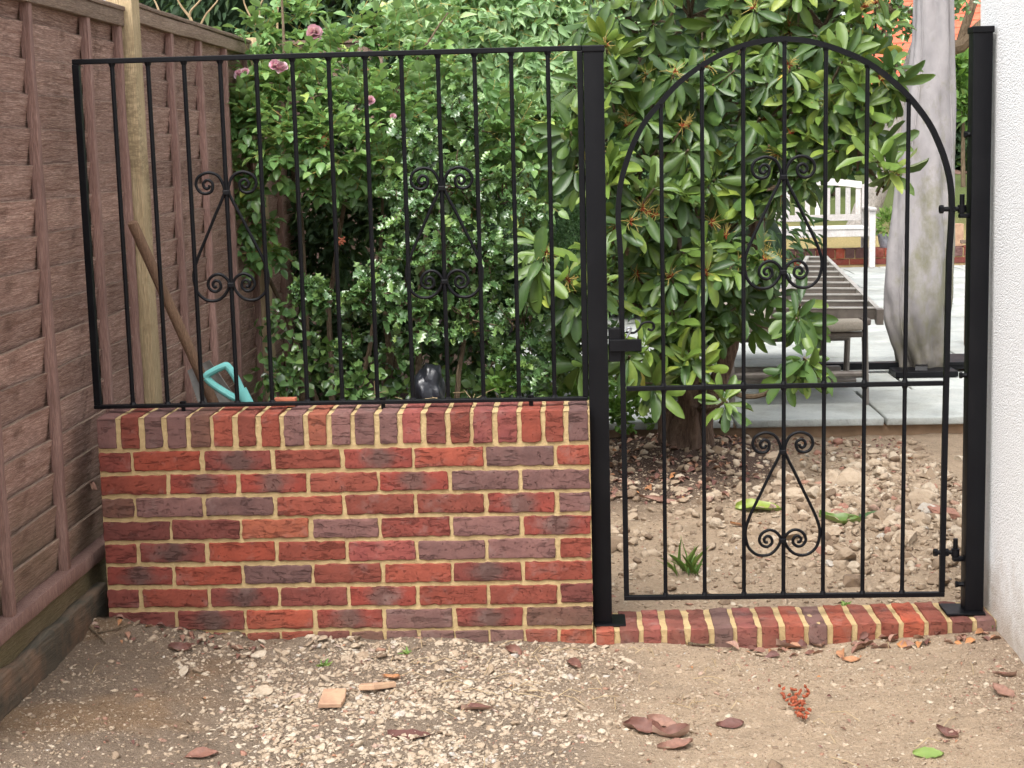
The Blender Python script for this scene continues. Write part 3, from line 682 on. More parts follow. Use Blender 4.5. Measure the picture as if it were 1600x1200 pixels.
def railing():
    t = thing('railing_panel', 'black iron railing panel with two scroll ornaments above the brick wall', 'railing', (0.78, GY, 0.71))
    zt, zb = 1.822, 0.727; x0, x1 = -0.022, 1.562
    m = MB(); m.box((x0-0.010, GY-0.010, zt-0.008), (x1, GY+0.010, zt+0.008), 0.002); m.obj('top_rail', MT['black'], t)
    m = MB(); m.box((x0-0.012, GY-0.012, zb-0.006), (x1, GY+0.012, zb+0.006), 0.002); m.obj('bottom_rail', MT['black'], t)
    m = MB(); m.box((x0-0.011, GY-0.011, zb+0.0065), (x0+0.011, GY+0.011, zt-0.0085), 0.002); m.obj('side_stile', MT['black'], t)
    m = MB(); m.box((x1-0.016, GY-0.010, zb+0.0065), (x1+0.003, GY+0.010, zt-0.0085), 0.002); m.obj('side_stile', MT['black'], t)
    for i in range(1, 14):
        x = x0+0.1137*i
        m = MB(); m.tube([(x, GY, zb+0.004), (x, GY, zt-0.006)], 0.0070, 10)
        m.tube([(x, GY, zb+0.005), (x, GY, zb+0.013)], [0.0125, 0.008], 8); m.tube([(x, GY, zt-0.018), (x, GY, zt-0.007)], [0.008, 0.0125], 8)
        m.obj('bar', MT['black'], t, smooth=True)
    scroll(t, x0+0.1137*4, 1.470, 1.062); scroll(t, x0+0.1137*10, 1.468, 1.058)
    for x in (0.256, 0.905, 1.38):
        m = MB(); m.tube([(x, GY, 0.704), (x, GY, zb+0.014)], 0.007, 8); m.tube([(x, GY, zb+0.006), (x, GY, zb+0.013)], 0.011, 6); m.obj('fixing_bolt', MT['black'], t, smooth=True)
railing()
def post(label, xb, xt, zb, zt, w, plate):
    t = thing('gate_post', label, 'post', (xb, GY, zb), 'black gate posts')
    y0, y1 = GY-0.031, GY+0.031; h = w/2
    m = MB(); P = [(xb-h, y0, zb), (xb+h, y0, zb), (xb+h, y1, zb), (xb-h, y1, zb), (xt-h, y0, zt), (xt+h, y0, zt), (xt+h, y1, zt), (xt-h, y1, zt)]
    V, Fc = block(np.array([-1, -1, 0.0]), np.array([1, 1, 10.0]), (1, 1, 1), 0.06)
    V = [(lerp(xb, xt, p[2]/10)+p[0]*h, GY+p[1]*0.031, lerp(zb, zt, p[2]/10)) for p in V]
    mesh_obj('shaft', V, Fc, MT['black'], t, smooth=True, sharp=30)
    m = MB(); m.box((xt-h-0.004, y0-0.004, zt-0.012), (xt+h+0.004, y1+0.004, zt+0.008), 0.003); m.obj('cap', MT['black'], t)
    m = MB(); m.box((plate[0], y0-0.025, plate[2]), (plate[1], y1+0.03, plate[2]+0.007), 0.002); m.obj('base_plate', MT['black'], t)
    return t
POST_M = post('black square post between the railing and the gate latch', 1.597, 1.597, -0.012, 1.82, 0.062, (1.572, 1.672, -0.0125))
POST_R = post('black square post with gate hinges beside the white wall', 2.787, 2.778, 0.012, 1.845, 0.058, (2.695, 2.818, 0.0115))
for z in (1.53, 0.10, 0.78):
    m = MB(); m.tube([(2.735, GY, z), (2.760, GY, z)], [0.006, 0.009], 8); m.tube([(2.733, GY, z), (2.742, GY, z)], 0.010, 6); m.obj('screw', MT['black'], POST_R, smooth=True)
def gate():
    t = thing('garden_gate', 'black iron arched gate with two scroll ornaments and vertical bars', 'gate', (2.18, GY, 0.06))
    xl, xr = 1.6765, 2.690; zb, zm = 0.068, 0.756
    arch = [(968, 400), (966, 345), (967, 310), (972, 277), (987, 230), (1008, 190), (1030, 163), (1060, 130), (1097, 102), (1133, 82), (1162, 71), (1192, 64), (1223, 61), (1255, 63), (1290, 71), (1324, 83), (1357, 99), (1390, 123), (1420, 151), (1450, 190), (1466, 222), (1477, 252), (1485, 288), (1487, 330), (1486, 400)]
    A = np.array([at(u, v, GY) for u, v in arch]); A[:, 1] = GY
    A[0] = (xl-0.004, GY, A[0][2]); A[-1] = (xr+0.004, GY, A[-1][2])
    path = np.vstack([[(xl, GY, zb+0.008)], [(xl-0.001, GY, 0.5)], smooth_path(A, 4), [(xr+0.001, GY, 0.5)], [(xr, GY, zb+0.008)]])
    m = MB(); m.tube(path, 0.0118, 4, up=(0, 1, 0), phase=math.pi/4); o = m.obj('frame', MT['black'], t, smooth=True, sharp=30)
    m = MB(); m.box((xl-0.008, GY-0.0085, zb-0.008), (xr+0.008, GY+0.0085, zb+0.0075), 0.002); m.obj('bottom_rail', MT['black'], t)
    m = MB(); m.box((xl+0.0085, GY-0.0078, zm-0.0075), (xr-0.0085, GY+0.0078, zm+0.0075), 0.002); m.obj('middle_rail', MT['black'], t)
    S = smooth_path(A, 4); 
    for i in range(1, 8):
        x = xl+(xr-xl)*i/8
        zt = float(np.interp(x, S[:, 0], S[:, 2]))-0.006
        for (a, b) in ((zb+0.005, zm-0.005), (zm+0.005, zt)):
            m = MB(); m.tube([(x, GY, a), (x, GY, b)], 0.0067, 10); m.tube([(x, GY, a), (x, GY, a+0.01)], [0.011, 0.0076], 8); m.tube([(x, GY, b-0.01), (x, GY, b)], [0.0076, 0.011], 8)
            m.obj('bar', MT['black'], t, smooth=True)
    cx = (xl+xr)/2+0.0
    scroll(t, cx-0.003, 1.477, 1.066); scroll(t, cx-0.003, 0.607, 0.202)
    # latch
    y0 = GY-0.034
    m = MB(); m.box((1.630, y0+0.01, 0.846), (1.6685, y0+0.05, 0.952), 0.002); L = m.obj('latch', MT['black'], t)
    m = MB(); m.box((1.632, y0-0.004, 0.880), (1.734, y0+0.006, 0.918), 0.002); m.obj('latch_arm', MT['black'], L)
    hk = [at(u, v, y0+0.003) for u, v in [(978, 519), (990, 520), (998, 514), (1003, 506), (1012, 503), (1020, 505), (1022, 512), (1018, 516), (1012, 514)]]
    m = MB(); m.tube(smooth_path(hk, 5), 0.0036, 8, up=(0, 1, 0)); m.obj('hook', MT['black'], L, smooth=True)
    rg = [at(u, v, y0-0.009) for u, v in [(979, 528), (984, 519), (986, 513), (981, 512), (978, 517)]]
    m = MB(); m.tube(smooth_path(rg, 5), 0.0034, 8, up=(0, 1, 0)); m.obj('ring', MT['steel'], L, smooth=True)
    p = at(957, 541, y0+0.009); m = MB(); m.tube([p+(0, 0, -0.006), p+(0, 0, 0.006)], 0.0035, 8); m.obj('pin', MT['steel'], L, smooth=True)
    # hinges
    for z in (1.302, 0.206):
        m = MB(); m.tube([(2.662, GY, z), (2.738, GY, z)], 0.0075, 10); m.tube([(2.662, GY, z), (2.674, GY, z)], 0.013, 6); m.tube([(2.70, GY, z), (2.709, GY, z)], 0.013, 6)
        H = m.obj('hinge', MT['black'], t, smooth=True)
        m = MB(); m.tube([(2.731, GY, z-0.012), (2.731, GY, z+0.012)], 0.0135, 12); m.tube([(2.731, GY, z-0.02), (2.731, GY, z+0.045)], 0.0075, 10)
        m.box((2.722, GY-0.012, z-0.028), (2.757, GY+0.012, z-0.014), 0.002); m.obj('hinge_pin', MT['black'], H, smooth=True)
gate()

# ------------------------------------------------------------------ foliage
def leaf_tpl(prof, droop=0.1, fold=0.12, cols=3, wave=0.0):
    """prof: (t, half width) pairs along the leaf; returns verts with x in -0.5..0.5, y 0..1"""
    V = []; Fc = []; rows = []
    for i, (t, w) in enumerate(prof):
        z = -droop*t*t; rows.append(len(V))
        if w <= 0: V.append((0, t, z)); continue
        wz = wave*(1 if i % 2 else -1)
        V += [(-w, t-0.0, z+fold*w+wz), (0, t, z), (w, t, z+fold*w-wz)]
    for i in range(len(prof)-1):
        a, b = rows[i], rows[i+1]; wa, wb = prof[i][1], prof[i+1][1]
        if wa <= 0: Fc += [(a, b+1, b), (a, b+2, b+1)]
        elif wb <= 0: Fc += [(a, a+1, b), (a+1, a+2, b)]
        else: Fc += [(a, a+1, b+1), (a, b+1, b), (a+1, a+2, b+2), (a+1, b+2, b+1)]
    return np.array(V, float), np.array(Fc)
RH = [(0, 0), (0.06, 0.07), (0.25, 0.3), (0.5, 0.46), (0.72, 0.47), (0.88, 0.34), (0.96, 0.17), (1, 0)]
RO = [(0, 0), (0.22, 0.4), (0.5, 0.5), (0.78, 0.3), (1, 0)]
LA = [(0, 0), (0.2, 0.36), (0.45, 0.5), (0.75, 0.28), (1, 0)]
HO = [(0, 0), (0.1, 0.18), (0.2, 0.46), (0.32, 0.24), (0.48, 0.52), (0.6, 0.25), (0.74, 0.44), (0.86, 0.16), (1, 0)]
TINY = [(0, 0), (0.5, 0.5), (1, 0)]
TPL = {'rhodo': [leaf_tpl(RH, d, f, wave=w) for d, f, w in ((0.05, 0.25, 0), (0.2, 0.35, 0.01), (0.38, 0.2, 0.015), (0.12, -0.2, 0.01))],
       'rose': [leaf_tpl(RO, d, f) for d, f in ((0.1, 0.4), (0.25, 0.25), (0.0, 0.5))],
       'lance': [leaf_tpl(LA, d, f) for d, f in ((0.1, 0.3), (0.3, 0.2))],
       'holly': [leaf_tpl(HO, d, f, wave=w) for d, f, w in ((0.1, 0.3, 0.08), (0.25, 0.15, 0.1), (-0.1, 0.4, 0.06))],
       'tiny': [leaf_tpl(TINY, 0.1, 0.3)]}
def unit(a): return a/(np.linalg.norm(a, axis=-1, keepdims=True)+1e-9)
SETS = []
class Leaves:
    def __init__(s, root, kind, mat, name='leaf', parts=300):
        s.root, s.kind, s.mat, s.name, s.parts = root, kind, mat, name, parts
        s.P, s.D, s.N, s.L, s.W, s.T = [], [], [], [], [], []; SETS.append(s)
    def add(s, p, d, n, L, W, t):
        s.P.append(p); s.D.append(d); s.N.append(n); s.L.append(L); s.W.append(W); s.T.append(t)
    def frames(s):
        P = np.array(s.P); D = unit(np.array(s.D)); N = np.array(s.N); X = unit(np.cross(D, N)); Z = np.cross(X, D)
        L = np.array(s.L)[:, None]; W = np.array(s.W)[:, None]
        s.M = np.stack([X*W, D*L, Z*L, P], -1); s.T = np.clip(np.array(s.T), 0, 1); s.var = RNG.integers(0, len(TPL[s.kind]), len(P)); return s
def clump_pts(u, v, Y, r, n, shell=0.45, ry=0.8, rz=1.0):
    c = at(u, v, Y); d = unit(RNG.normal(size=(n, 3))); d[:, 1] = -np.abs(d[:, 1])*0.9+d[:, 1]*0.25; d = unit(d)
    k = RNG.uniform(shell, 1.0, (n, 1))
    return c, c+d*k*r*np.array([1, ry, rz]), d
def limb(m, pts, r, n=6, wob=0.012):
    Pn = smooth_path(pts, 4); k = len(Pn)
    for i in range(1, k-1): Pn[i] += wob*np.array([nz(*(Pn[i]*7)), nz(*(Pn[i]*7+9)), nz(*(Pn[i]*7+5))])
    R = np.interp(np.linspace(0, 1, k), np.linspace(0, 1, len(r)), r); m.tube(Pn, R, n)

def rhododendron():
    t = thing('rhododendron', 'tall rhododendron with leathery leaves and a twisted reddish trunk behind the gate', 'shrub', (2.04, 2.4, 0))
    lv = Leaves(t, 'rhodo', MT['rhodo']); tips = []
    CL = [(985, 20, 2.3, .27, 12), (1080, 5, 2.6, .3, 14), (1180, 15, 2.5, .3, 14), (1290, 20, 2.4, .26, 12), (1350, 60, 2.3, .16, 8), (935, 60, 2.2, .16, 7),
          (950, 120, 2.1, .18, 9), (1040, 130, 2.3, .26, 13), (1140, 140, 2.4, .27, 14), (1240, 130, 2.3, .25, 13), (1330, 145, 2.15, .18, 9), (1395, 115, 2.05, .07, 3),
          (935, 210, 2.05, .15, 8), (1010, 235, 2.2, .24, 12), (1100, 235, 2.4, .26, 13), (1190, 215, 2.3, .2, 10), (1275, 205, 2.2, .17, 9), (1345, 215, 2.1, .13, 6), (1375, 262, 1.95, .06, 3), (1240, 262, 2.2, .09, 4),
          (975, 310, 2.0, .16, 8), (1060, 335, 2.2, .2, 11), (1130, 325, 2.4, .19, 9), (1180, 300, 2.3, .12, 6),
          (1010, 415, 2.2, .19, 9), (1090, 420, 2.1, .19, 10), (1160, 400, 2.2, .15, 8), (1205, 430, 2.2, .09, 4), (1245, 490, 2.1, .06, 3),
          (945, 410, 2.1, .11, 5), (1050, 510, 2.1, .16, 8), (1130, 480, 2.2, .14, 7), (1175, 490, 2.3, .06, 2),
          (985, 550, 1.95, .11, 5), (1010, 590, 2.0, .08, 3), (1240, 575, 1.85, .07, 4), (1130, 635, 1.8, .05, 2), (1090, 555, 2.0, .1, 4),
          (862, 430, 1.8, .11, 6), (905, 470, 1.85, .09, 4), (898, 205, 2.0, .05, 2), (905, 270, 2.0, .05, 2), (835, 395, 1.9, .05, 2), (915, 560, 1.9, .06, 3), (970, 360, 1.9, .05, 2)]
    tw = MB(); stalks = MB(); heads = []
    for (u, v, Y, r, n) in CL:
        c, P, D = clump_pts(u, v, Y, r, max(2, int(n*1.06)))
        for p, d in zip(P, D):
            a = unit(d*0.5+np.array([0, -0.42, 0.5])+RNG.normal(0, 0.26, 3)); e = unit(np.cross(a, RNG.normal(size=3))); f = np.cross(a, e)
            base = p-a*0.16; tw.tube([c+(0, 0.06, -0.06), lerp(c, base, 0.6)+RNG.normal(0, .015, 3), base, p], [0.010, 0.008, 0.006, 0.005], 5)
            k = RNG.integers(7, 12); ph = RNG.uniform(0, 6.28); age = RNG.uniform(0, 1); young = RNG.random() < 0.24; sz = RNG.uniform(0.8, 1.32)
            sun_ = np.clip(0.30+0.30*(0.5-v/700), 0.0, 0.6)
            for i in range(k):
                az = ph+i*2*math.pi/k*1.0+RNG.normal(0, 0.12); th = math.radians(np.clip(RNG.normal(52 if young else 86, 19), 25, 135))
                out = math.cos(az)*e+math.sin(az)*f; dd = unit(math.cos(th)*a+math.sin(th)*out+np.array([0, 0, -0.45 if not young else -0.05]))
                nn = unit(a-dd*a.dot(dd)+0.12*RNG.normal(size=3)); L = RNG.uniform(0.085, 0.15)*sz
                tint = np.clip(RNG.normal(0.33+(0.26 if young else 0), 0.11)+0.22*(age-0.5), 0.02, 0.84)
                if RNG.random() < 0.006: tint = 1.0
                lv.add(p-a*RNG.uniform(0, 0.03)+dd*0.012, dd, nn, L, L*RNG.uniform(0.28, 0.37), tint)
            if RNG.random() < 0.20 and v < 480: heads.append((p, a))
    tw.obj('twigs', MT['twig'], t, smooth=True)['kind'] = 'stuff'
    for (p, a) in heads:                                         # spent flower trusses
        m = MB()
        for i in range(13):
            d = unit(a*0.5+RNG.normal(0, 0.7, 3)); q = p+a*0.02
            m.tube([q, q+d*0.03+(0, 0, .004), q+d*0.055+RNG.normal(0, .008, 3)], [0.0016, 0.0014, 0.001], 4)
        h = m.obj('seed_head', MT['stalk'], t); m = MB()
        for i in range(6):
            d = unit(a*0.6+RNG.normal(0, 0.6, 3)); q = p+a*0.02; m.tube([q, q+d*0.02], [0.0045, 0.002], 5)
        m.obj('bud', MT['bud'], h)
    def trunk(name, pts, r, n=22):
        P = smooth_path([at(u, v, Y) for u, v, Y in pts], 8); k = len(P); R = np.interp(np.linspace(0, 1, k), np.linspace(0, 1, len(r)), r)
        V, Fc = tube(P, R, n)
        for i in range(len(V)):
            p = np.array(V[i]); ring, a = divmod(i, n); c = P[min(ring, k-1)]; d = p-c
            flute = 1+0.2*math.sin(3*2*math.pi*a/n+ring*0.28)+0.3*nz(p[0], p[1], p[2]*0.35, 22); V[i] = c+d*flute
        mesh_obj(name, V, Fc, MT['bark'], t, smooth=True)
    trunk('trunk', [(1068, 748, 2.38), (1070, 700, 2.4), (1078, 640, 2.4), (1075, 580, 2.42), (1062, 480, 2.45), (1050, 350, 2.5), (1020, 200, 2.5), (990, 60, 2.5)], [.12, .08, .062, .052, .042, .036, .03, .024])
    trunk('trunk', [(1088, 735, 2.44), (1096, 690, 2.43), (1100, 640, 2.42), (1128, 575, 2.45), (1150, 500, 2.5), (1178, 400, 2.6), (1186, 300, 2.6), (1235, 130, 2.6), (1245, -40, 2.6)], [.085, .06, .05, .042, .04, .037, .034, .03, .026], 18)
    trunk('trunk', [(1055, 720, 2.5), (1045, 660, 2.5), (1040, 560, 2.55), (1000, 450, 2.5), (960, 330, 2.4)], [.06, .046, .036, .03, .022], 14)
    m = MB(); limb(m, [at(1060, 520, 2.45), at(1000, 480, 2.2), at(920, 470, 1.95), at(866, 440, 1.85)], [.02, .014, .01, .006]); m.obj('branch', MT['twig'], t, smooth=True)
    m = MB(); limb(m, [at(1110, 600, 2.4), at(1180, 620, 2.1), at(1240, 590, 1.9)], [.016, .011, .006]); m.obj('branch', MT['twig'], t, smooth=True)
    m = MB(); limb(m, [at(1090, 640, 2.4), at(1110, 640, 2.1), at(1130, 630, 1.85)], [.014, .009, .006]); m.obj('branch', MT['twig'], t, smooth=True)
    m = MB(); limb(m, [at(1050, 330, 2.5), at(980, 300, 2.2), at(900, 260, 2.05)], [.016, .011, .006]); m.obj('branch', MT['twig'], t, smooth=True)
rhododendron()

def rose():
    t = thing('rose_bush', 'climbing rose bush with pink flowers against the brown fence', 'shrub', (0.45, 2.8, 0))
    lv = Leaves(t, 'rose', MT['rose'])
    CL = [(400, 62, 3.2, .13, 26), (455, 55, 3.2, .2, 42), (530, 100, 3.0, .18, 40), (395, 130, 2.75, .12, 30), (455, 150, 2.7, .2, 56), (540, 165, 2.7, .2, 56), (615, 110, 3.1, .18, 40), (380, 180, 2.6, .08, 20),
          (400, 205, 2.6, .12, 34), (455, 225, 2.5, .17, 46), (530, 235, 2.5, .17, 46), (610, 190, 2.8, .2, 46), (395, 270, 2.6, .09, 22), (600, 260, 2.6, .15, 32), (385, 340, 2.65, .08, 18), (420, 385, 2.7, .08, 16), (500, 290, 2.55, .08, 16), (660, 60, 3.3, .2, 30),
          (575, 60, 3.2, .12, 20), (680, 150, 3.0, .2, 36), (780, 220, 3.0, .24, 60), (860, 220, 3.1, .2, 44), (830, 280, 3.0, .16, 30), (720, 240, 2.9, .2, 40)]
    tw = MB()
    for (u, v, Y, r, n) in CL:
        c, P, D = clump_pts(u, v, Y, r, int(n*1.15), 0.3)
        for p, d in zip(P, D):
            ax = unit(d*0.6+np.array([0, -0.3, 0.1])+RNG.normal(0, 0.45, 3)); up = unit(np.array([0, -0.25, 1.0])+RNG.normal(0, 0.3, 3)); sd_ = unit(np.cross(ax, up)); up = np.cross(sd_, ax)
            Lr = RNG.uniform(0.08, 0.125); pairs = RNG.integers(2, 4); yo = np.clip(RNG.normal(0.42, 0.2), 0.02, 0.97)
            tw.tube([p-ax*0.02, p+ax*Lr], 0.0014, 3, cap=False)
            for i in range(pairs):
                q = p+ax*Lr*(0.35+0.55*i/pairs); s_ = RNG.uniform(0.044, 0.064)
                for sg in (-1, 1):
                    dd = unit(ax*0.5+sd_*sg*0.85+RNG.normal(0, 0.15, 3)-np.array([0, 0, .12])); lv.add(q, dd, up+RNG.normal(0, .2, 3), s_, s_*RNG.uniform(.55, .68), yo+RNG.normal(0, .06))
            s_ = RNG.uniform(0.054, 0.074); lv.add(p+ax*Lr, unit(ax+RNG.normal(0, .15, 3)-np.array([0, 0, .15])), up+RNG.normal(0, .15, 3), s_, s_*0.62, yo+RNG.normal(0, .05))
    tw.obj('leaf_stalks', MT['stalk'], t)['kind'] = 'stuff'
    for pts, r in (([(470, 640, 2.75), (480, 520, 2.75), (470, 350, 2.7), (450, 200, 2.75), (440, -10, 3.0)], [.02, .018, .014, .01, .006]), ([(520, 640, 2.8), (515, 480, 2.8), (540, 300, 2.75), (560, 150, 2.8)], [.016, .014, .01, .006]),
                   ([(500, 640, 2.85), (450, 500, 2.85), (400, 380, 2.75), (390, 250, 2.7)], [.014, .012, .009, .005]), ([(530, 300, 2.8), (640, 110, 3.0), (700, 20, 3.1)], [.01, .007, .004]), ([(560, 640, 2.85), (590, 450, 2.8), (600, 250, 2.8)], [.014, .011, .006])):
        m = MB(); limb(m, [at(*p) for p in pts], r); m.obj('stem', MT['twig'], t, smooth=True)
    pt = leaf_tpl([(0, 0), (0.25, 0.3), (0.6, 0.5), (0.88, 0.42), (1, 0)], -0.25, 0.5)
    for (u, v, Y, r, lab) in [(492, 53, 2.95, .036, None), (440, 108, 2.5, .028, None), (430, 104, 2.5, .026, None), (374, 118, 2.55, .022, None), (384, 114, 2.55, .02, None), (578, 158, 2.45, .02, None), (613, 183, 2.5, .014, None)]:
        c = at(u, v, Y); V, Fc, T, o = [], [], [], 0; ax = unit(np.array([0.1, -0.8, 0.5])+RNG.normal(0, .2, 3)); e = unit(np.cross(ax, (1, 0, 0.2))); f = np.cross(ax, e)
        for ring, (k, th) in enumerate(((9, 85), (9, 60), (8, 36), (6, 14))):
            for i in range(k):
                a = 6.283*i/k+ring+RNG.normal(0, .2); thr = math.radians(th+RNG.normal(0, 10)); d = math.cos(thr)*ax+math.sin(thr)*(math.cos(a)*e+math.sin(a)*f); X = unit(np.cross(d, ax)); Z = np.cross(X, d); L = r*1.25*RNG.uniform(.8, 1.15)
                W = pt[0]; V.append(c+np.outer(W[:, 0]*L*0.95, X)+np.outer(W[:, 1]*L, d)+np.outer(W[:, 2]*L, Z)); Fc.append(pt[1]+o); T.append(np.full(len(W), RNG.uniform(0, 1))); o += len(W)
        ob = bpy.data.objects.new('flower', big_mesh('flower', np.vstack(V)-c, np.vstack(Fc), MT['petal'], {'tint': np.concatenate(T)})); link(ob, t, c)
    for (u, v, Y) in [(502, 215, 2.4), (508, 222, 2.4), (535, 376, 2.5), (345, 405, 2.7)]:
        m = MB(); c = at(u, v, Y)
        for i in range(14):
            d = unit(RNG.normal(size=3)); m.tube([c, c+d*RNG.uniform(.012, .028)], [.003, .005], 5)
        m.obj('faded_flower', MT['terra'], t)
rose()

def holly():
    t = thing('holly_bush', 'glossy holly bush with spiny leaves behind the middle of the railing', 'shrub', (1.1, 2.4, 0))
    lv = Leaves(t, 'holly', MT['holly'])
    CL = [(650, 235, 2.45, .15, 90), (720, 190, 2.6, .16, 80), (640, 320, 2.3, .16, 110), (715, 290, 2.35, .2, 150), (790, 310, 2.45, .15, 90), (610, 400, 2.25, .14, 90), (690, 400, 2.2, .19, 140), (765, 400, 2.3, .17, 110), (830, 350, 2.5, .1, 40),
          (505, 470, 2.1, .11, 80), (580, 470, 2.1, .14, 100), (655, 500, 2.1, .14, 90), (735, 500, 2.2, .16, 100), (815, 500, 2.2, .15, 90), (870, 530, 2.05, .12, 80), (850, 590, 2.0, .1, 60), (470, 452, 2.05, .05, 22), (545, 540, 2.15, .1, 40), (620, 560, 2.2, .1, 40), (780, 570, 2.15, .12, 60)]
    tw = MB()
    for (u, v, Y, r, n) in CL:
        c = at(u, v, Y)
        k = max(6, n//6)
        for j in range(k):                                       # leafy twigs
            d = unit(RNG.normal(size=3)+np.array([0, -0.4, 0.25])); a0 = c+d*r*0.15+RNG.normal(0, .02, 3); a1 = c+d*r*RNG.uniform(.8, 1.15); mid = lerp(a0, a1, .5)+RNG.normal(0, .015, 3)
            tw.tube([a0, mid, a1], [.004, .003, .0018], 4, cap=False)
            for i in range(11):
                f = RNG.uniform(0.25, 1.0); p = lerp(lerp(a0, mid, f), lerp(mid, a1, f), f); dd = unit(d*0.5+RNG.normal(0, 0.8, 3)); nn = unit(np.array([0, -.45, 1])+RNG.normal(0, .55, 3)); L = RNG.uniform(.042, .070)
                lv.add(p, dd, nn, L, L*RNG.uniform(.55, .7), np.clip(RNG.normal(.4+(.15 if f > .9 else 0), .18), 0, 1))
    tw.obj('twigs', MT['twig'], t)['kind'] = 'stuff'
    for pts, r in (([(655, 645, 2.15), (655, 520, 2.2), (662, 400, 2.3), (690, 250, 2.5)], [.017, .015, .012, .007]), ([(710, 645, 2.2), (720, 560, 2.2), (735, 450, 2.3), (760, 330, 2.4)], [.015, .012, .009, .005]),
                   ([(600, 645, 2.3), (607, 560, 2.3), (600, 470, 2.3)], [.022, .02, .012]), ([(615, 645, 2.35), (618, 540, 2.35), (640, 420, 2.35)], [.02, .016, .01])):
        m = MB(); limb(m, [at(*p) for p in pts], r); m.obj('stem', MT['twig'], t, smooth=True)
holly()

def lance():
    t = thing('pale_shrub', 'pale green shrub with drooping narrow leaves high behind the railing', 'shrub', (1.4, 4.2, 0))
    lv = Leaves(t, 'lance', MT['lance'])
    CL = [(640, 20, 4.0, .24, 80), (700, 60, 3.8, .28, 150), (780, 40, 3.8, .32, 190), (860, 50, 3.8, .3, 170), (930, 30, 4.0, .26, 100), (820, 140, 3.6, .28, 160), (740, 140, 3.6, .24, 120), (890, 150, 3.6, .24, 120), (660, 110, 3.7, .14, 60), (800, 210, 3.7, .2, 60)]
    tw = MB()
    for (u, v, Y, r, n) in CL:
        c, P, D = clump_pts(u, v, Y, r, n, 0.2)
        for p, d in zip(P, D):
            dd = unit(d*0.5+np.array([0, -.15, -0.55])+RNG.normal(0, .35, 3)); k = RNG.integers(4, 8); s0 = unit(RNG.normal(size=3)+np.array([0, -.3, .2])); tw.tube([p-s0*.06, p+s0*.08], .0016, 3, cap=False)
            for i in range(k):
                q = p+s0*RNG.uniform(-.06, .08); L = RNG.uniform(.065, .11); lv.add(q, unit(dd+RNG.normal(0, .35, 3)), unit(np.array([0, -1, .5])+RNG.normal(0, .6, 3)), L, L*RNG.uniform(.28, .4), np.clip(RNG.normal(.5, .2), 0, 1))
    tw.obj('twigs', MT['stalk'], t)['kind'] = 'stuff'
    for pts in ([(740, 640, 4.3), (740, 350, 4.2), (720, 60, 4.0)], [(800, 640, 4.3), (820, 300, 4.2), (860, 40, 4.0)], [(640, 120, 3.8), (700, 40, 3.7), (740, -20, 3.7)]):
        m = MB(); limb(m, [at(*p) for p in pts], [.02, .014, .006]); m.obj('stem', MT['stalk'], t, smooth=True)
lance()

def cloud(name, label, cat, CL, kind, mat, size, asp, bias, loc, stem=None, shell=0.2, ry=0.7, trunk_mat='twig', group=None, up=0.4):
    t = thing(name, label, cat, loc, group); lv = Leaves(t, kind, mat, 'crown', 0)
    for (u, v, Y, r, n) in CL:
        c, P, D = clump_pts(u, v, Y, r, n, shell, ry)
        for p, d in zip(P, D):
            L = RNG.uniform(*size); lv.add(p, unit(d*0.5+np.array(bias)+RNG.normal(0, .45, 3)), unit(np.array([0, -.6, up])+RNG.normal(0, .6, 3)), L, L*asp*RNG.uniform(.8, 1.2), np.clip(RNG.normal(.5, .2), 0, 1))
    for pts, r in (stem or []):
        m = MB(); limb(m, [at(*p) for p in pts], r, 8); m.obj('stem' if max(r) < 0.05 else 'trunk', MT[trunk_mat], t, smooth=True)
    return t
cloud('fine_leaved_shrub', 'soft grey-green shrub of tiny leaves beside the black post', 'shrub', [(860, 310, 4.2, .26, 2200), (930, 330, 4.2, .3, 2600), (990, 340, 4.3, .3, 1600), (850, 390, 4.2, .2, 1000), (960, 420, 4.3, .3, 1400), (900, 420, 4.3, .25, 1000)], 'tiny', MT['fine'], (.018, .03), .5, (0, 0, .3), (1.7, 4.3, 0), [([(930, 620, 4.5), (930, 450, 4.5), (920, 320, 4.4)], [.03, .02, .01])])
cloud('low_weeds', 'low bright green weeds growing behind the black gate post', 'weeds', [(970, 640, 2.7, .12, 160), (1000, 620, 2.9, .14, 160), (940, 610, 2.8, .14, 160), (890, 615, 2.3, .12, 130), (790, 600, 2.1, .1, 90), (1030, 650, 2.9, .08, 60), (700, 600, 2.6, .12, 60)], 'rose', MT['weed'], (.03, .055), .6, (0, -.2, .5), (1.6, 2.7, 0))
cloud('ivy_undergrowth', 'dark ivy leaves in the shade at the foot of the fence', 'ivy', [(440, 590, 2.2, .14, 110), (500, 560, 2.4, .16, 120), (560, 600, 2.1, .14, 100), (440, 500, 2.6, .12, 50), (640, 600, 2.3, .12, 70), (740, 600, 2.5, .15, 70)], 'rose', MT['holly'], (.035, .06), .75, (0, -.2, -.2), (0.5, 2.2, 0))
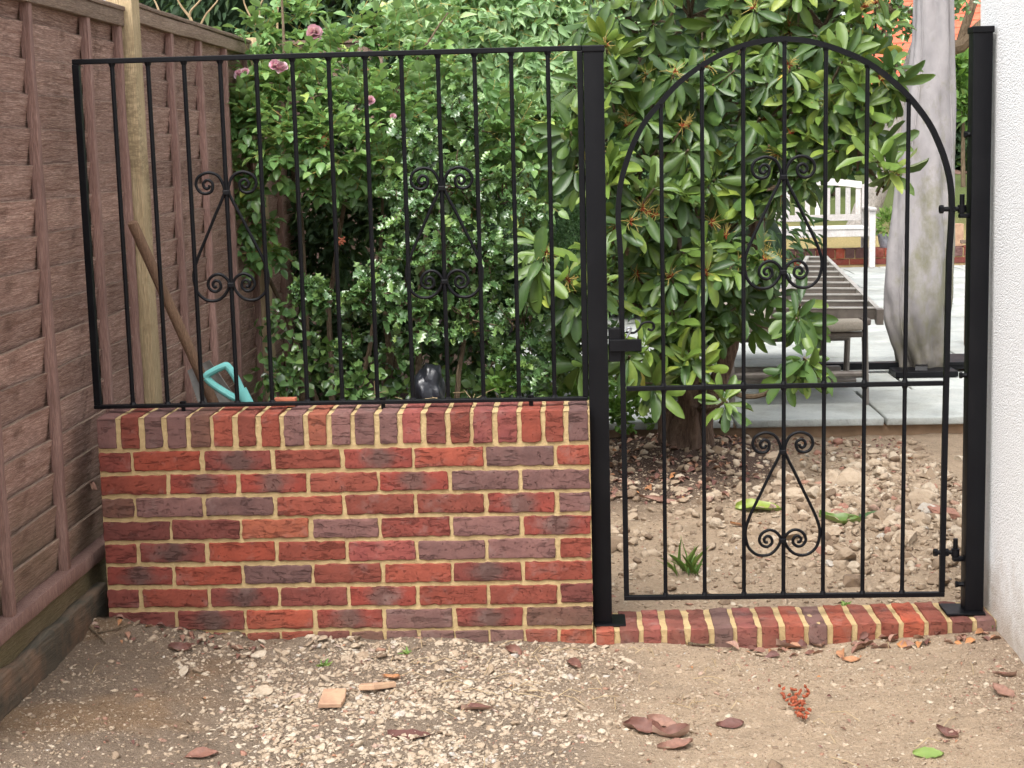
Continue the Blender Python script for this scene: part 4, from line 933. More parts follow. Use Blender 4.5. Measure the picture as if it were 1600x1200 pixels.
cloud('shade_dark_hedge', 'evergreen mass with shade put into its dark leaves behind the rose and holly', 'hedge', [(540, 330, 4.0, .35, 900), (560, 500, 3.9, .35, 900), (640, 480, 3.8, .35, 800), (630, 300, 3.9, .35, 800), (720, 420, 3.8, .35, 800), (720, 560, 3.6, .3, 500), (820, 460, 3.8, .3, 600), (830, 580, 3.5, .25, 400), (740, 260, 4.0, .3, 500), (900, 520, 3.7, .25, 400), (560, 180, 4.1, .35, 600), (480, 250, 4.1, .3, 500), (500, 400, 4.1, .3, 600), (500, 560, 4.0, .3, 500)], 'lance', MT['conifer'], (.05, .085), .4, (0, -.2, -.1), (.9, 3.6, 0), [([(520, 640, 4.1), (530, 450, 4.1), (540, 300, 4.1)], [.04, .03, .02]), ([(700, 640, 4.0), (700, 450, 4.0), (690, 300, 4.0)], [.04, .03, .02])])  # dark leaf colour stands in for the shade under the rose canopy
cloud('distant_trees', 'shadowy dark green trees far behind the rhododendron crown', 'trees', [(u_, v_, 20, 1.0, 600) for u_ in (930, 1010, 1090, 1170, 1250) for v_ in (0, 110, 210)], 'rose', MT['conifer'], (.14, .26), .6, (0, 0, -.2), (6, 20, .6), [([(1000, 330, 20), (1000, 150, 20), (1010, 0, 20)], [.14, .1, .05]), ([(1180, 330, 20), (1180, 150, 20), (1190, 0, 20)], [.14, .1, .05]), ([(1300, 330, 20), (1300, 200, 20), (1290, 0, 20)], [.12, .1, .05])])
# dark conifers closing the view
def conifer(label, cx, cy, h, rad, n, seedx):
    t = thing('conifer', label, 'tree', (cx, cy, 0), 'conifers behind the garden'); lv = Leaves(t, 'lance', MT['conifer'], 'crown', 0)
    for i in range(n):
        f = RNG.random()**0.8; z = 0.2+f*(h-0.2); a = RNG.uniform(0, 6.283); rr = rad*(1-0.55*f)*RNG.uniform(.6, 1.0)*(1+.25*nz(math.cos(a)*2+seedx, math.sin(a)*2, z*1.6))
        if math.sin(a) > 0.35: continue
        p = np.array([cx+rr*math.cos(a), cy+rr*math.sin(a), z]); d = np.array([math.cos(a), math.sin(a), -.55]); L = RNG.uniform(.08, .17); lv.add(p, unit(d+RNG.normal(0, .35, 3)), unit(np.array([math.cos(a)*.5, math.sin(a)*.5, .8])+RNG.normal(0, .4, 3)), L, L*.3, np.clip(RNG.normal(.42, .22), 0, 1))
    m = MB(); m.tube([(cx, cy, -.05), (cx, cy, h*.5), (cx, cy, h*.97)], [.16, .11, .02], 10); m.obj('trunk', MT['bark'], t, smooth=True)
    m = MB(); k = 30; zs = np.linspace(.15, h*.95, k); m.tube([(cx, cy+.05, z) for z in zs], [rad*(1-.55*z/h)*.7*(1 if 0 < i < k-1 else .2) for i, z in enumerate(zs)], 24); m.v = [tuple(np.array([cx, cy, p[2]])+(np.array(p)-np.array([cx, cy, p[2]]))*(1+.3*nz(p[0]*3, p[1]*3, p[2]*3))) for p in m.v]; m.obj('inner_foliage', MT['conifer'], t, smooth=True)
conifer('dark conifer above the far end of the brown fence', -1.3, 8.2, 6.0, 1.6, 15000, 1)
conifer('very dark conifer rising behind the rose bush', 0.55, 8.0, 6.0, 1.55, 15000, 5)
conifer('dark conifer hidden behind the pale shrub', 2.3, 8.3, 6.0, 1.3, 9000, 9)

# ------------------------------------------------------------------ things beyond the gate
def board_fence(name, label, x0, x1, y, z0, z1, w, mat, cap=None):
    t = thing(name, label, 'fence', ((x0+x1)/2, y, z0)); x = x0; i = 0
    while x < x1:
        V, Fc = block(np.array([x+.003, y+(0.006 if i % 2 else 0), z0]), np.array([x+w-.003, y+.022+(0.006 if i % 2 else 0), z1+random.uniform(-.004, .004)]), (1, 1, 1), .002)
        mesh_obj('board', V, Fc, mat, t); x += w; i += 1
    for z in (z0+.3, z1-.3): MB().box((x0, y+.03, z-.04), (x1, y+.07, z+.04)).obj('rail', mat, t)
    if cap: MB().box((x0-.02, y-.03, z1+.008), (x1+.02, y+.08, z1+.03)).obj('capping', MT['cap'], t); MB().box((x0, y-.012, z1-.11), (x1, y-.001, z1)).obj('top_rail', MT['cap'], t)
board_fence('rear_fence', 'pale timber fence top showing above the side fence behind the rose', -1.2, 0.25, 5.0, 0.0, 2.20, 0.14, MT['cap'], True)
board_fence('far_fence', 'dark vertical board fence at the far end of the lawn', 3.5, 13.0, 25.5, 0.8, 2.55, 0.15, MT['farfence'])
def far_bed():
    V, Fc = grid_sheet(60, 4, lambda a, b: (2+a*14, 24.1+b*1.35, 0.93+0.10*b+.06*nz(a*40, b*5, 0)))
    o = mesh_obj('flower_bed', V, Fc, simple('bed_soil', rgb(84, 66, 58), rgb(120, 96, 84), 6, .95, .1, .05), smooth=True); tag(o, kind='structure')
far_bed()
def planter():
    t = thing('planter_wall', 'low red brick retaining wall edging the lawn behind the bench', 'wall', (5, 12.6, .1))
    x = 3.2; k = 0
    while x < 8.2:
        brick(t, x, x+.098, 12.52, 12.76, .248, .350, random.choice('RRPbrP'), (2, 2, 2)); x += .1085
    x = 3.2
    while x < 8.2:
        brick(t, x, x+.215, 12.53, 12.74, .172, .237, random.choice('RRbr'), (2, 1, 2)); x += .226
    MB().box((3.19, 12.537, .1), (8.2, 12.735, .335)).obj('mortar', MT['mortar'], t)
planter()
def bench():
    t = thing('garden_bench', 'bleached wooden bench with a slatted back on the patio', 'bench', (4.2, 12.2, .15))
    s = 2400/16.7; b0 = atz(1362, 418, .152); yb = b0[1]; xr = b0[0]; xl = xr-1.5; Z = lambda z: .152+z
    mt = MT['bench']
    for x in (xl, xr):
        MB().box((x-.032, yb-.03, Z(0)), (x+.032, yb+.03, Z(.62)), .004).obj('leg', mt, t); MB().box((x-.032, yb+.45, Z(0)), (x+.032, yb+.51, Z(.9)), .004).obj('leg', mt, t)
        MB().box((x-.04, yb-.06, Z(.622)), (x+.04, yb+.448, Z(.66)), .012).obj('arm', mt, t); MB().box((x-.02, yb+.031, Z(.3)), (x+.02, yb+.449, Z(.36)), .003).obj('side_rail', mt, t)
    MB().box((xl+.033, yb-.02, Z(.345)), (xr-.033, yb+.012, Z(.425)), .003).obj('apron', mt, t)
    for i in range(5): MB().box((xl+.034, yb-.03+.095*i, Z(.428)), (xr-.034, yb+.05+.095*i, Z(.450)), .003).obj('seat_slat', mt, t)
    MB().box((xl+.033, yb+.462, Z(.50)), (xr-.033, yb+.498, Z(.57)), .003).obj('lower_back_rail', mt, t)
    P = smooth_path([(xl+.033, 0, .86), (xl+.4, 0, .90), (xr-.4, 0, .90), (xr-.033, 0, .86)], 6)
    m = MB(); m.add([(p[0], yb+.46+dy, Z(p[2]+dz)) for p in P for dy, dz in ((0, 0), (.04, 0), (.04, .075), (0, .075))], [(i*4+a, i*4+(a+1) % 4, i*4+4+(a+1) % 4, i*4+4+a) for i in range(len(P)-1) for a in range(4)]+[(0, 3, 2, 1)]); m.obj('top_rail', mt, t)
    n = 13
    for i in range(n):
        x = xl+.07+(1.5-.14)*i/(n-1); MB().box((x-.027, yb+.47, Z(.571)), (x+.027, yb+.49, Z(.87)), .002).obj('back_slat', mt, t)
bench()
def pots():
    c = atz(1378, 383, .36)
    t = thing('flower_pot', 'grey pot of bright leafy plant on the brick retaining wall', 'pot', (c[0], 12.63, .352)); x = c[0]
    m = MB(); m.tube([(x, 12.64, .352), (x, 12.64, .46), (x, 12.64, .50)], [.075, .10, .105], 14); m.obj('pot', simple('grey_pot', rgb(150, 150, 156), rgb(110, 110, 118), 30, .7, .3, .002), t, smooth=True)
    lv = Leaves(t, 'rose', MT['weed'], 'plant', 0)
    for i in range(170):
        d = unit(RNG.normal(size=3)+np.array([0, -.3, .6])); p = np.array([x, 12.63, .60])+d*np.array([.13, .1, .16])*RNG.uniform(.3, 1); lv.add(p, d, RNG.normal(size=3)+np.array([0, -1, .8]), RNG.uniform(.04, .08), .035, RNG.uniform(.4, 1))
    c = at(1495, 375, 12.63)
    m = MB(); m.box((c[0]-.06, 12.57, .352), (c[0]+.06, 12.69, .60), .006); o = m.obj('clay_block', MT['tile']); tag(o, 'sandy orange clay box on the brick wall beside the covered parasol', 'box')
    t = thing('timber_stake', 'grey timber stake with a cross arm near the hinge post', 'stake', (4.0, 5.6, .15)); b = at(1511, 560, 5.6); p0 = at(1511, 330, 5.6)
    MB().box((b[0]-.02, 5.58, .152), (b[0]+.022, 5.62, p0[2]), .003).obj('upright', MT['cap'], t); q = at(1506, 377, 5.6); MB().box((q[0]-.03, 5.555, q[2]-.012), (q[0]+.08, 5.578, q[2]+.012), .002).obj('cross_arm', MT['cap'], t)
pots()
def parasol():
    Y = 4.45
    t = thing('covered_parasol', 'closed parasol in a grey lichen-stained cover standing on the patio', 'parasol', (3.55, Y, .15))
    prof = [(586, 1408, 1466), (578, 1400, 1476), (560, 1396, 1480), (530, 1388, 1482), (490, 1381, 1484), (450, 1379, 1487), (400, 1383, 1489), (330, 1391, 1490), (250, 1399, 1490), (150, 1416, 1492), (60, 1425, 1491), (0, 1428, 1490), (-80, 1432, 1489), (-200, 1440, 1484), (-260, 1452, 1474)]
    n = 72; V = []; Fc = []
    rows = []
    for i in range(len(prof)-1):
        for k in range(5): rows.append(lerp(prof[i], prof[i+1], k/5))
    rows.append(np.array(prof[-1], float))
    for (v, u0, u1) in rows:
        a, b = at(u0, v, Y), at(u1, v, Y); c = (a+b)/2; r = np.linalg.norm(b-a)/2; low = max(0, min(1, (v-380)/200))
        for k in range(n):
            th = 2*math.pi*k/n; p = c+np.array([r*math.cos(th), r*.8*math.sin(th), 0])
            fold = abs(math.sin(3.5*th+2.2*p[2]+.6))**.6; f = .010*math.sin(5*th+v*.004+1)-.024*(1-fold)-.045*low*(1-abs(math.sin(4.5*th+5*p[2]))**.5)+(.03*low+.01)*nz(math.cos(th)*1.5, math.sin(th)*1.5, p[2]*(3+4*low))+.012*low*nz(math.cos(th)*4, math.sin(th)*4, p[2]*9)
            V.append(p+f*np.array([math.cos(th), math.sin(th), .3]))
    m = len(rows)
    for i in range(m-1):
        for k in range(n): Fc.append((i*n+k, i*n+(k+1) % n, (i+1)*n+(k+1) % n, (i+1)*n+k))
    Fc.append(tuple((m-1)*n+k for k in range(n)))
    cov = mesh_obj('cover', V, Fc, MT['cover'], t, smooth=True)
    for k in (46, 66): m_ = MB(); m_.tube([V[i*n+k]+np.array([0, -.003, 0]) for i in range(2, m-4)], .0045, 6); m_.obj('seam', MT['cover'], cov, smooth=True)
    hem = [V[n+k]+np.array([.006*math.cos(2*math.pi*k/n), .006*math.sin(2*math.pi*k/n), 0]) for k in range(n)]; m_ = MB(); m_.tube(hem+[hem[0]], [.012+.004*math.sin(k*1.7) for k in range(n+1)], 6, up=(0, 0, 1)); m_.obj('gathered_hem', MT['cover'], cov, smooth=True)
    c = (at(1400, 560, Y)+at(1478, 560, Y))/2; x = c[0]
    MB().tube([(x, Y, .2), (x, Y, .7)], .035, 10).obj('pole', MT['black'], t, smooth=True)
    for (dx, dy) in ((-1, .05), (1, -.05), (.06, 1), (-.06, -.75)):
        e = np.array([x+dx*.78, Y+dy*(.7 if dy > 0 else .3), .19]); s = np.array([x+dx*.05, Y+dy*.05, .20]); d = unit(e-s); w = np.array([-d[1], d[0], 0])*.035
        m = MB(); m.hexa([s-w-(0, 0, .03), s+w-(0, 0, .03), e+w-(0, 0, .02), e-w-(0, 0, .02), s-w+(0, 0, .012), s+w+(0, 0, .012), lerp(s, e, .82)+w+(0, 0, .018), lerp(s, e, .82)-w+(0, 0, .018)]); m.obj('base_arm', MT['black'], t)
        m = MB(); m.tube([(e[0]-dx*.05, e[1]-dy*.05, .152), (e[0]-dx*.05, e[1]-dy*.05, .185)], .018, 8); m.obj('foot', MT['black'], t)
    MB().box((x-.2, Y-.26, .155), (x+.16, Y-.05, .188), .004).obj('weight_plate', MT['black'], t); MB().box((x+.12, Y-.05, .19), (x+.62, Y+.32, .212), .004).obj('weight_plate', MT['black'], t)
parasol()
def lounger():
    t = thing('sun_lounger', 'grey-brown metal sun lounger with beige sling beside the rhododendron', 'lounger', (2.7, 3.7, .15)); mf = MT['frame']
    R = atz(1353, 632, .152); yn = R[1]; xr = R[0]; xl = xr-.70; zt = at(1353, 508, yn)[2]
    for x in (xl, xr):
        MB().tube([(x, yn, .152), (x-.005, yn+.03, zt)], .017, 10).obj('leg', mf, t, smooth=True); MB().tube([(x, yn+.62, .152), (x, yn+.55, zt)], .017, 10).obj('leg', mf, t, smooth=True)
        MB().box((x-.02, yn-.02, zt), (x+.02, yn+1.9, zt+.035), .008).obj('side_rail', mf, t)
        MB().tube([(x, yn+1.5, .152), (x, yn+1.45, zt)], .017, 10).obj('leg', mf, t, smooth=True)
    for y, z, r in ((yn+.02, zt-.05, .016), (yn+.55, zt-.13, .02), (yn+.3, .235, .016), (yn+.03, .31, .02)): MB().tube([(xl, y, z), (xr, y, z)], r, 10).obj('cross_tube', mf, t, smooth=True)
    V, Fc = block(np.array([xl+.02, yn-.03, zt-.03]), np.array([xr-.021, yn+1.9, zt+.03]), (6, 10, 1), .015, .006, 3, 4); mesh_obj('sling', V, Fc, MT['sling'], t, smooth=True)
    V, Fc = block(np.array([xl+.03, yn+.6, .19]), np.array([xr-.03, yn+.66, .27]), (4, 1, 1), .006); mesh_obj('lower_bar', V, Fc, mf, t)
    # ladder lying on it
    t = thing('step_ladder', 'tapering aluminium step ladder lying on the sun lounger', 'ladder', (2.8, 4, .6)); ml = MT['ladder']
    a = at(1372, 492, yn+.05); b = at(1290, 408, yn+2.0); a2 = at(1212, 492, yn+.05); b2 = at(1262, 408, yn+2.0)
    for p, q in ((a, b), (a2, b2)):
        d = unit(q-p); w = np.array([.012, 0, 0]); h = np.array([0, 0, .035]); p = p-d*.05
        m = MB(); m.hexa([p-w-h, p+w-h, q+w-h, q-w-h, p-w+h, p+w+h, q+w+h, q-w+h]); r = m.obj('stile', ml, t); m = MB(); m.hexa([p-d*.012-w*1.5-h*1.2, p-d*.012+w*1.5-h*1.2, p+d*.04+w*1.5-h*1.2, p+d*.04-w*1.5-h*1.2, p-d*.012-w*1.5+h*1.1, p-d*.012+w*1.5+h*1.1, p+d*.04+w*1.5+h*1.1, p+d*.04-w*1.5+h*1.1]); m.obj('end_cap', mf, r)
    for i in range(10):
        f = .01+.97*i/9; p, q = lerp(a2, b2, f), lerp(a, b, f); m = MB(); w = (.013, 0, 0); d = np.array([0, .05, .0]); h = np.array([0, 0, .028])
        p, q = p+np.array(w), q-np.array(w); m.hexa([p-h, q-h, q-h+(0, .012, 0), p-h+(0, .012, 0), p+h, q+h, q+h+d, p+h+d]); tr = m.obj('tread', mf, t); m = MB(); h2 = h+np.array([0, 0, .007]); m.hexa([p+h+(0, -.003, .001), q+h+(0, -.003, .001), q+h+d+(0, 0, .001), p+h+d+(0, 0, .001), p+h2+(0, -.003, 0), q+h2+(0, -.003, 0), q+h2+d, p+h2+d]); m.obj('tread_lit_edge', ml, tr)  # tread shade painted as darker metal, lit top edge as an added pale strip
lounger()
def far_tree():
    t = thing('leaning_tree', 'pale grey leaning tree trunk with sparse leaves behind the bench', 'tree', (5.9, 15, .3))
    V, Fc = None, None
    m = MB(); limb(m, [at(1340, 372, 15), at(1362, 310, 15), (at(1385, 240, 15)), at(1412, 160, 15), at(1445, 60, 15), at(1470, -60, 15)], [.21, .16, .15, .16, .15, .12], 12, .03); m.obj('trunk', MT['greybark'], t, smooth=True)
    for pts, r in (([(1440, 80, 15), (1500, 70, 15), (1560, 10, 15)], [.10, .09, .05]), ([(1455, 20, 15), (1380, 10, 14.5), (1330, -40, 14.5)], [.07, .05, .03]), ([(1500, 70, 15), (1530, -30, 15)], [.06, .05]), ([(1420, 130, 15), (1390, 70, 14.6), (1375, 20, 14.5)], [.04, .025, .012])):
        m = MB(); limb(m, [at(*p) for p in pts], r, 8, .03); m.obj('branch', MT['twig'], t, smooth=True)
    lv = Leaves(t, 'rose', MT['holly'], 'crown', 0)
    for (u, v, r, n) in [(1400, 20, .25, 80), (1375, 60, .2, 50), (1420, 50, .15, 35), (1400, 95, .12, 22), (1495, 5, .2, 50), (1380, 0, .3, 70)]:
        c, P, D = clump_pts(u, v, 14.6, r, n, .2)
        for p, d in zip(P, D): lv.add(p, RNG.normal(size=3), np.array([0, -.5, .6])+RNG.normal(0, .6, 3), RNG.uniform(.07, .12), .06, RNG.uniform(.2, .8))
far_tree()
cloud('golden_shrub', 'yellow-green shrub in the gap beside the hinge post', 'shrub', [(1502, 125, 21, .4, 260), (1510, 160, 21, .4, 220), (1500, 105, 21, .2, 80)], 'rose', MT['weed'], (.1, .18), .6, (0, 0, .4), (8.5, 21, .7), [([(1505, 300, 21), (1505, 200, 21), (1505, 130, 21)], [.04, .03, .02])])
cloud('ivy_clump', 'dark climbing ivy on the far fence beside the parasol', 'ivy', [(1497, 200, 24.8, .5, 420), (1497, 260, 24.8, .5, 420), (1497, 150, 24.8, .3, 160), (1380, 200, 24.8, .5, 100), (1250, 230, 24.8, 1.2, 700), (1330, 270, 24.6, .7, 300)], 'rose', MT['conifer'], (.12, .22), .7, (0, 0, -.2), (9.5, 25, .9))
def far_house():
    t = thing('far_house', 'salmon tiled house roof seen behind the parasol', 'house', (9, 33, 0)); y0, y1 = 31.0, 36.0; x0, x1 = at(1362, 60, 31.0)[0], 18.0
    MB().box((x0+.4, y0+.5, 0), (x1-.4, y1+4, 2.9)).obj('wall', MT['wallred'], t)
    n = 24
    for i in range(n):                                          # courses of tiles, each lapping the one below
        f0, f1 = i/n, (i+1)/n+.012; a = np.array([0, lerp(y0, y1, f0), lerp(2.55, 6.8, f0)]); b = np.array([0, lerp(y0, y1, f1), lerp(2.55, 6.8, f1)])
        m = MB(); m.hexa([(x0, a[1], a[2]), (x1, a[1], a[2]), (x1, b[1], b[2]-.03), (x0, b[1], b[2]-.03), (x0, a[1], a[2]+.04), (x1, a[1], a[2]+.04), (x1, b[1], b[2]), (x0, b[1], b[2])]); m.obj('tile_course', MT['salmon'], t)
    MB().box((x0-.05, y0-.12, 2.45), (x1+.05, y0-.01, 2.56), .02).obj('gutter', MT['black'], t)
far_house()

# ------------------------------------------------------------------ tools behind the wall, odds and ends
def tools():
    top = np.array([0.0, 0.53, 1.30]); low = at(335, 632, 0.72); d = unit(low-top); foot = top+d*((top[2]-.05)/-d[2])
    t = thing('long_handled_tool', 'weathered wooden tool handle leaning against the fence post', 'tool', foot)
    m = MB(); m.tube([top-d*.006, top, top+d*.012, lerp(top, foot, .5), foot], [.010, .0175, .019, .0195, .018], 12); m.obj('handle', MT['handle'], t, smooth=True)
    m = MB(); m.box(foot-(.09, .02, .025), foot+(.09, .02, .02), .008); m.obj('head', MT['blade'], t)
    # spade standing blade up
    t = thing('upturned_spade', 'grey steel spade blade standing upright behind the wall', 'spade', (.15, .75, .02)); c = at(318, 572, .72); b = at(352, 640, .72)
    d = unit(b-c); w = unit(np.cross(d, (0, 1, 0)))
    e = at(300, 574, .72); f = at(323, 566, .72); V = []; n = 6
    for i in range(n+1):
        f_ = i/n; mid = lerp((e+f)/2, (e+f)/2+d*.34, f_); hw = .045+.035*min(1, f_*1.5)
        for j in range(5):
            s = j/4*2-1; V.append(mid+w*s*hw+np.array([0, .03*(1-s*s)-.015, 0]))
    Fc = [(i*5+j, i*5+j+1, i*5+6+j, i*5+5+j) for i in range(n) for j in range(4)]
    V2 = [p+np.array([0, .006, 0]) for p in V]; N = len(V); Fa = Fc+[tuple(x+N for x in q[::-1]) for q in Fc]
    edge = [i for i in range(5)]+[i*5+4 for i in range(1, n+1)]+[n*5+j for j in (3, 2, 1, 0)]+[i*5 for i in range(n-1, 0, -1)]
    Fa += [(edge[k], edge[(k+1) % len(edge)], edge[(k+1) % len(edge)]+N, edge[k]+N) for k in range(len(edge))]
    mesh_obj('blade', V+V2, Fa, MT['blade'], t, smooth=True, sharp=40)
    p = (e+f)/2+d*.32; MB().tube([p, p+d*((p[2]-.05)/-d[2])], .017, 10).obj('handle', MT['handle'], t, smooth=True)
    # fork with teal D handle
    Y = .46; A = lambda u, v: at(u, v, Y)
    t = thing('teal_handled_spade', 'spade with a teal D-shaped grip showing above the wall', 'spade', (.45, .5, .02))
    loop = [A(322, 590), A(326, 584), A(350, 572), (A(357, 574)), A(368, 590), A(378, 612), A(382, 622), A(368, 622), A(350, 612), A(332, 600)]
    loop = smooth_path(loop+[loop[0]], 5); m = MB(); m.tube(loop, .016, 10, up=(0, 1, 0), flat=.8); m.obj('grip', MT['teal'], t, smooth=True)
    s = A(380, 618); d = unit(A(400, 655)-A(375, 612)); m = MB(); m.tube([s-d*.02, s+d*.05, s+d*.1], [.024, .02, .018], 12); m.obj('socket', MT['teal'], t, smooth=True)
    k = s+d*((s[2]-.2)/-d[2]); m = MB(); m.tube([s+d*.09, k], .016, 10); m.obj('shaft', MT['handle'], t, smooth=True)
    m = MB(); w = np.array([.085, 0, 0]); e = k+d*.18; m.hexa([k-w, k+w, k+w+(0, .006, 0), k-w+(0, .006, 0), e-w*.8, e+w*.8, e+w*.8+(0, .006, 0), e-w*.8+(0, .006, 0)]); m.obj('blade', MT['blade'], t)
tools()
def chip(name, label, cat, u, v, z, pts, th, mat, rot=0, tilt=0.1):
    c = atz(u, v, z); c[2] = gh(c[0], c[1])+.008 if z < .3 else z; V = []; n = len(pts)
    R = Matrix.Rotation(rot, 3, 'Z') @ Matrix.Rotation(tilt, 3, 'X')
    for k, (h, s) in enumerate(((0, .96), (th*.15, 1), (th*.85, 1), (th, .96))):
        for p in pts: V.append(c+np.array(R @ Vector((p[0]*s, p[1]*s, h))))
    Fc = [tuple(range(n))[::-1], tuple(3*n+i for i in range(n))]+[(k*n+i, k*n+(i+1) % n, (k+1)*n+(i+1) % n, (k+1)*n+i) for k in range(3) for i in range(n)]
    return tag(mesh_obj(name, V, Fc, mat), label, cat)
chip('tile_fragment', 'square sandy tile fragment lying on the gravel', 'tile', 520, 1100, -.05, [(-.036, -.05), (.03, -.052), (.038, -.01), (.036, .048), (-.03, .05)], .014, MT['tile'], .05)
chip('tile_fragment', 'long pinkish tile fragment lying behind the square one', 'tile', 590, 1080, -.05, [(-.055, -.02), (-.01, -.028), (.055, .006), (.05, .022), (-.05, .012)], .016, MT['tile'], .15, -.2)
chip('tile_fragment', 'small red tile piece resting on the rear of the brick wall', 'tile', 446, 634, .709, [(-.036, -.02), (.036, -.02), (.036, .02), (-.036, .02)], .026, MT['terra'], 0, 0)
def bag():
    c = at(672, 615, 2.05); V, Fc = ico(3)
    W = [c+np.array([.075*p[0], .07*p[1], .13*p[2]])*(1+.3*nz(*(p*1.7))+.12*nz(*(p*5))) for p in V]
    tag(mesh_obj('plastic_sack', W, Fc, MT['bag'], smooth=True), 'crumpled black plastic sack under the holly bush', 'sack')
bag()
# fallen leaves
def dead_leaf(label, u, v, L, rot, tint, curl=.5, mat='dead', asp=.6, lift=.003, z=-.055, roll=None, Y=None):
    lr = random.Random(int(u*7+v)); nr, cols = 10, 9; V = []; sd_ = lr.uniform(0, 99); bend = lr.uniform(-.25, .35); tw = lr.uniform(-.7, .7); L *= 1.12
    for i in range(nr+1):
        tt = i/nr; w = .5*math.sin(math.pi*tt**.85)**.75*(1+.22*nz(tt*9, sd_))+.004
        for j in range(cols):
            q = j/(cols-1)*2-1; e = abs(q)
            x = q*w*asp*(1-.22*e*curl)+.02*nz(q*3, tt*7, sd_); y = (tt-.5)+.03*nz(q*5, tt*6, sd_+4)*e
            zz = curl*(.34*asp*(e**1.6)*(1+.8*nz(sd_, tt*2.2, q))+bend*(2*tt-1)**2*.5)+.05*nz(q*2.2, tt*3.5, sd_+9)+.10*tw*q*(tt-.5)
            V.append((x, y, zz))
    Fc = [q_ for i in range(nr) for j in range(cols-1) for q_ in ((i*cols+j, i*cols+j+1, (i+1)*cols+j+1), (i*cols+j, (i+1)*cols+j+1, (i+1)*cols+j))]
    roll = lr.uniform(-.25, .25) if roll is None else roll
    R = np.array(Matrix.Rotation(lr.uniform(.05, .3), 3, 'X') @ Matrix.Rotation(rot, 3, 'Z') @ Matrix.Rotation(roll, 3, 'Y')); V = np.array(V)*L @ R.T
    c = atz(u, v, z) if Y is None else at(u, v, Y)
    if Y is None: c[2] = gh(c[0], c[1])+lift-np.percentile(V[:, 2], 12)
    me = big_mesh('fallen_leaf', V, np.array(Fc), MT[mat], {'tint': np.full(len(V), tint)})
    o = bpy.data.objects.new('fallen_leaf', me); link(o, None, c); tag(o, label, 'leaf', 'leaves fallen on the ground')
DL = [('large curled brown leaf, leftmost of the cluster on the sandy path', 1003, 1133, .10, 1.2, .2, .9), ('curled tan leaf at the back of the cluster on the sandy path', 1035, 1128, .09, 1.0, .6, .8),
      ('rolled dark leaf, nearest of the cluster on the sandy path', 1048, 1143, .09, 1.5, .25, 1.0), ('pinkish leaf lying in front of the leaf cluster', 1055, 1162, .09, 1.9, .5, .5), ('plum coloured flat leaf on the middle of the path', 1140, 1129, .07, 1.7, .05, .5),
      ('tan leaf close to the right edge of the picture', 1566, 1098, .08, .4, .6, .5), ('rust leaf just behind the tan one at the right edge', 1569, 1068, .06, 1.3, .35, .6), ('plum leaf beside the green leaf at lower right', 1480, 1155, .06, .8, .1, .9),
      ('small orange-brown leaf by the front of the step', 1330, 1030, .05, 1.5, .9, .8), ('dark curled leaf leaning on the middle of the step', 1236, 1006, .09, 1.2, .0, .9), ('brown leaf against the step beside the dark curled one', 1275, 1003, .08, .2, .4, .8),
      ('tan leaf in the litter below the right half of the step', 1340, 997, .08, 1.0, .7, .7), ('rust leaf tucked against the step near the hinge post', 1420, 988, .08, 1.6, .5, .8), ('pale pinkish leaf in the litter below the hinge post', 1375, 991, .09, 1.3, .8, .6),
      ('dark red leaf on the gravel left of centre', 745, 1113, .08, 1.6, .15, .7), ('red-brown leaf near the bottom edge on the left', 315, 1188, .08, 1.9, .4, .4), ('small dark leaf on the soil near the left end of the wall', 283, 1034, .07, 1.5, .1, .9),
      ('brown leaf resting on gravel right of the tile fragments', 803, 1024, .06, .9, .3, .9), ('reddish leaf on the dry grass before the gate latch post', 897, 1047, .06, .7, .2, .9), ('rust leaf in the corner between the wall and the sleeper', 190, 985, .08, .9, .5, .9),
      ('dark frayed leaf near the bottom edge on the gravel', 640, 1147, .11, 1.5, .0, .3), ('orange-brown rolled leaf behind the tile fragments', 612, 1061, .05, 1.4, .95, .9), ('brown leaf at the left end of the step', 962, 1000, .07, 1.2, .35, .8)]
for (lab, u, v, L, rot, tint, curl) in DL: dead_leaf(lab, u, v, L, rot, tint, curl)
dead_leaf('curled russet leaf caught between the fence and the brick wall', 143, 760, .06, .3, .6, .5, Y=.02, roll=.9)
dead_leaf('bright green lobed leaf on the path at lower right', 1450, 1178, .07, 1.5, .9, .4, mat='weed')
dead_leaf('pale green fallen leaf behind the lower gate scroll', 1185, 803, .17, 1.3, .8, .5, mat='rhodo', z=.01)
dead_leaf('broad green fallen leaf behind the gate, left of two', 1312, 820, .15, 1.2, .5, .7, mat='rhodo', z=.02)
dead_leaf('long dark green fallen leaf behind the gate, right of two', 1352, 815, .15, 2.0, .25, .5, mat='rhodo', asp=.35, z=.02)
dead_leaf('orange rolled leaf on soil left of the lower gate scroll', 1165, 828, .11, 1.5, 1.0, 1.0, asp=.2, z=.0)
dead_leaf('brown strip of bark-like leaf near the left gate bars', 1030, 786, .16, 1.2, .6, .9, asp=.2, z=.01)
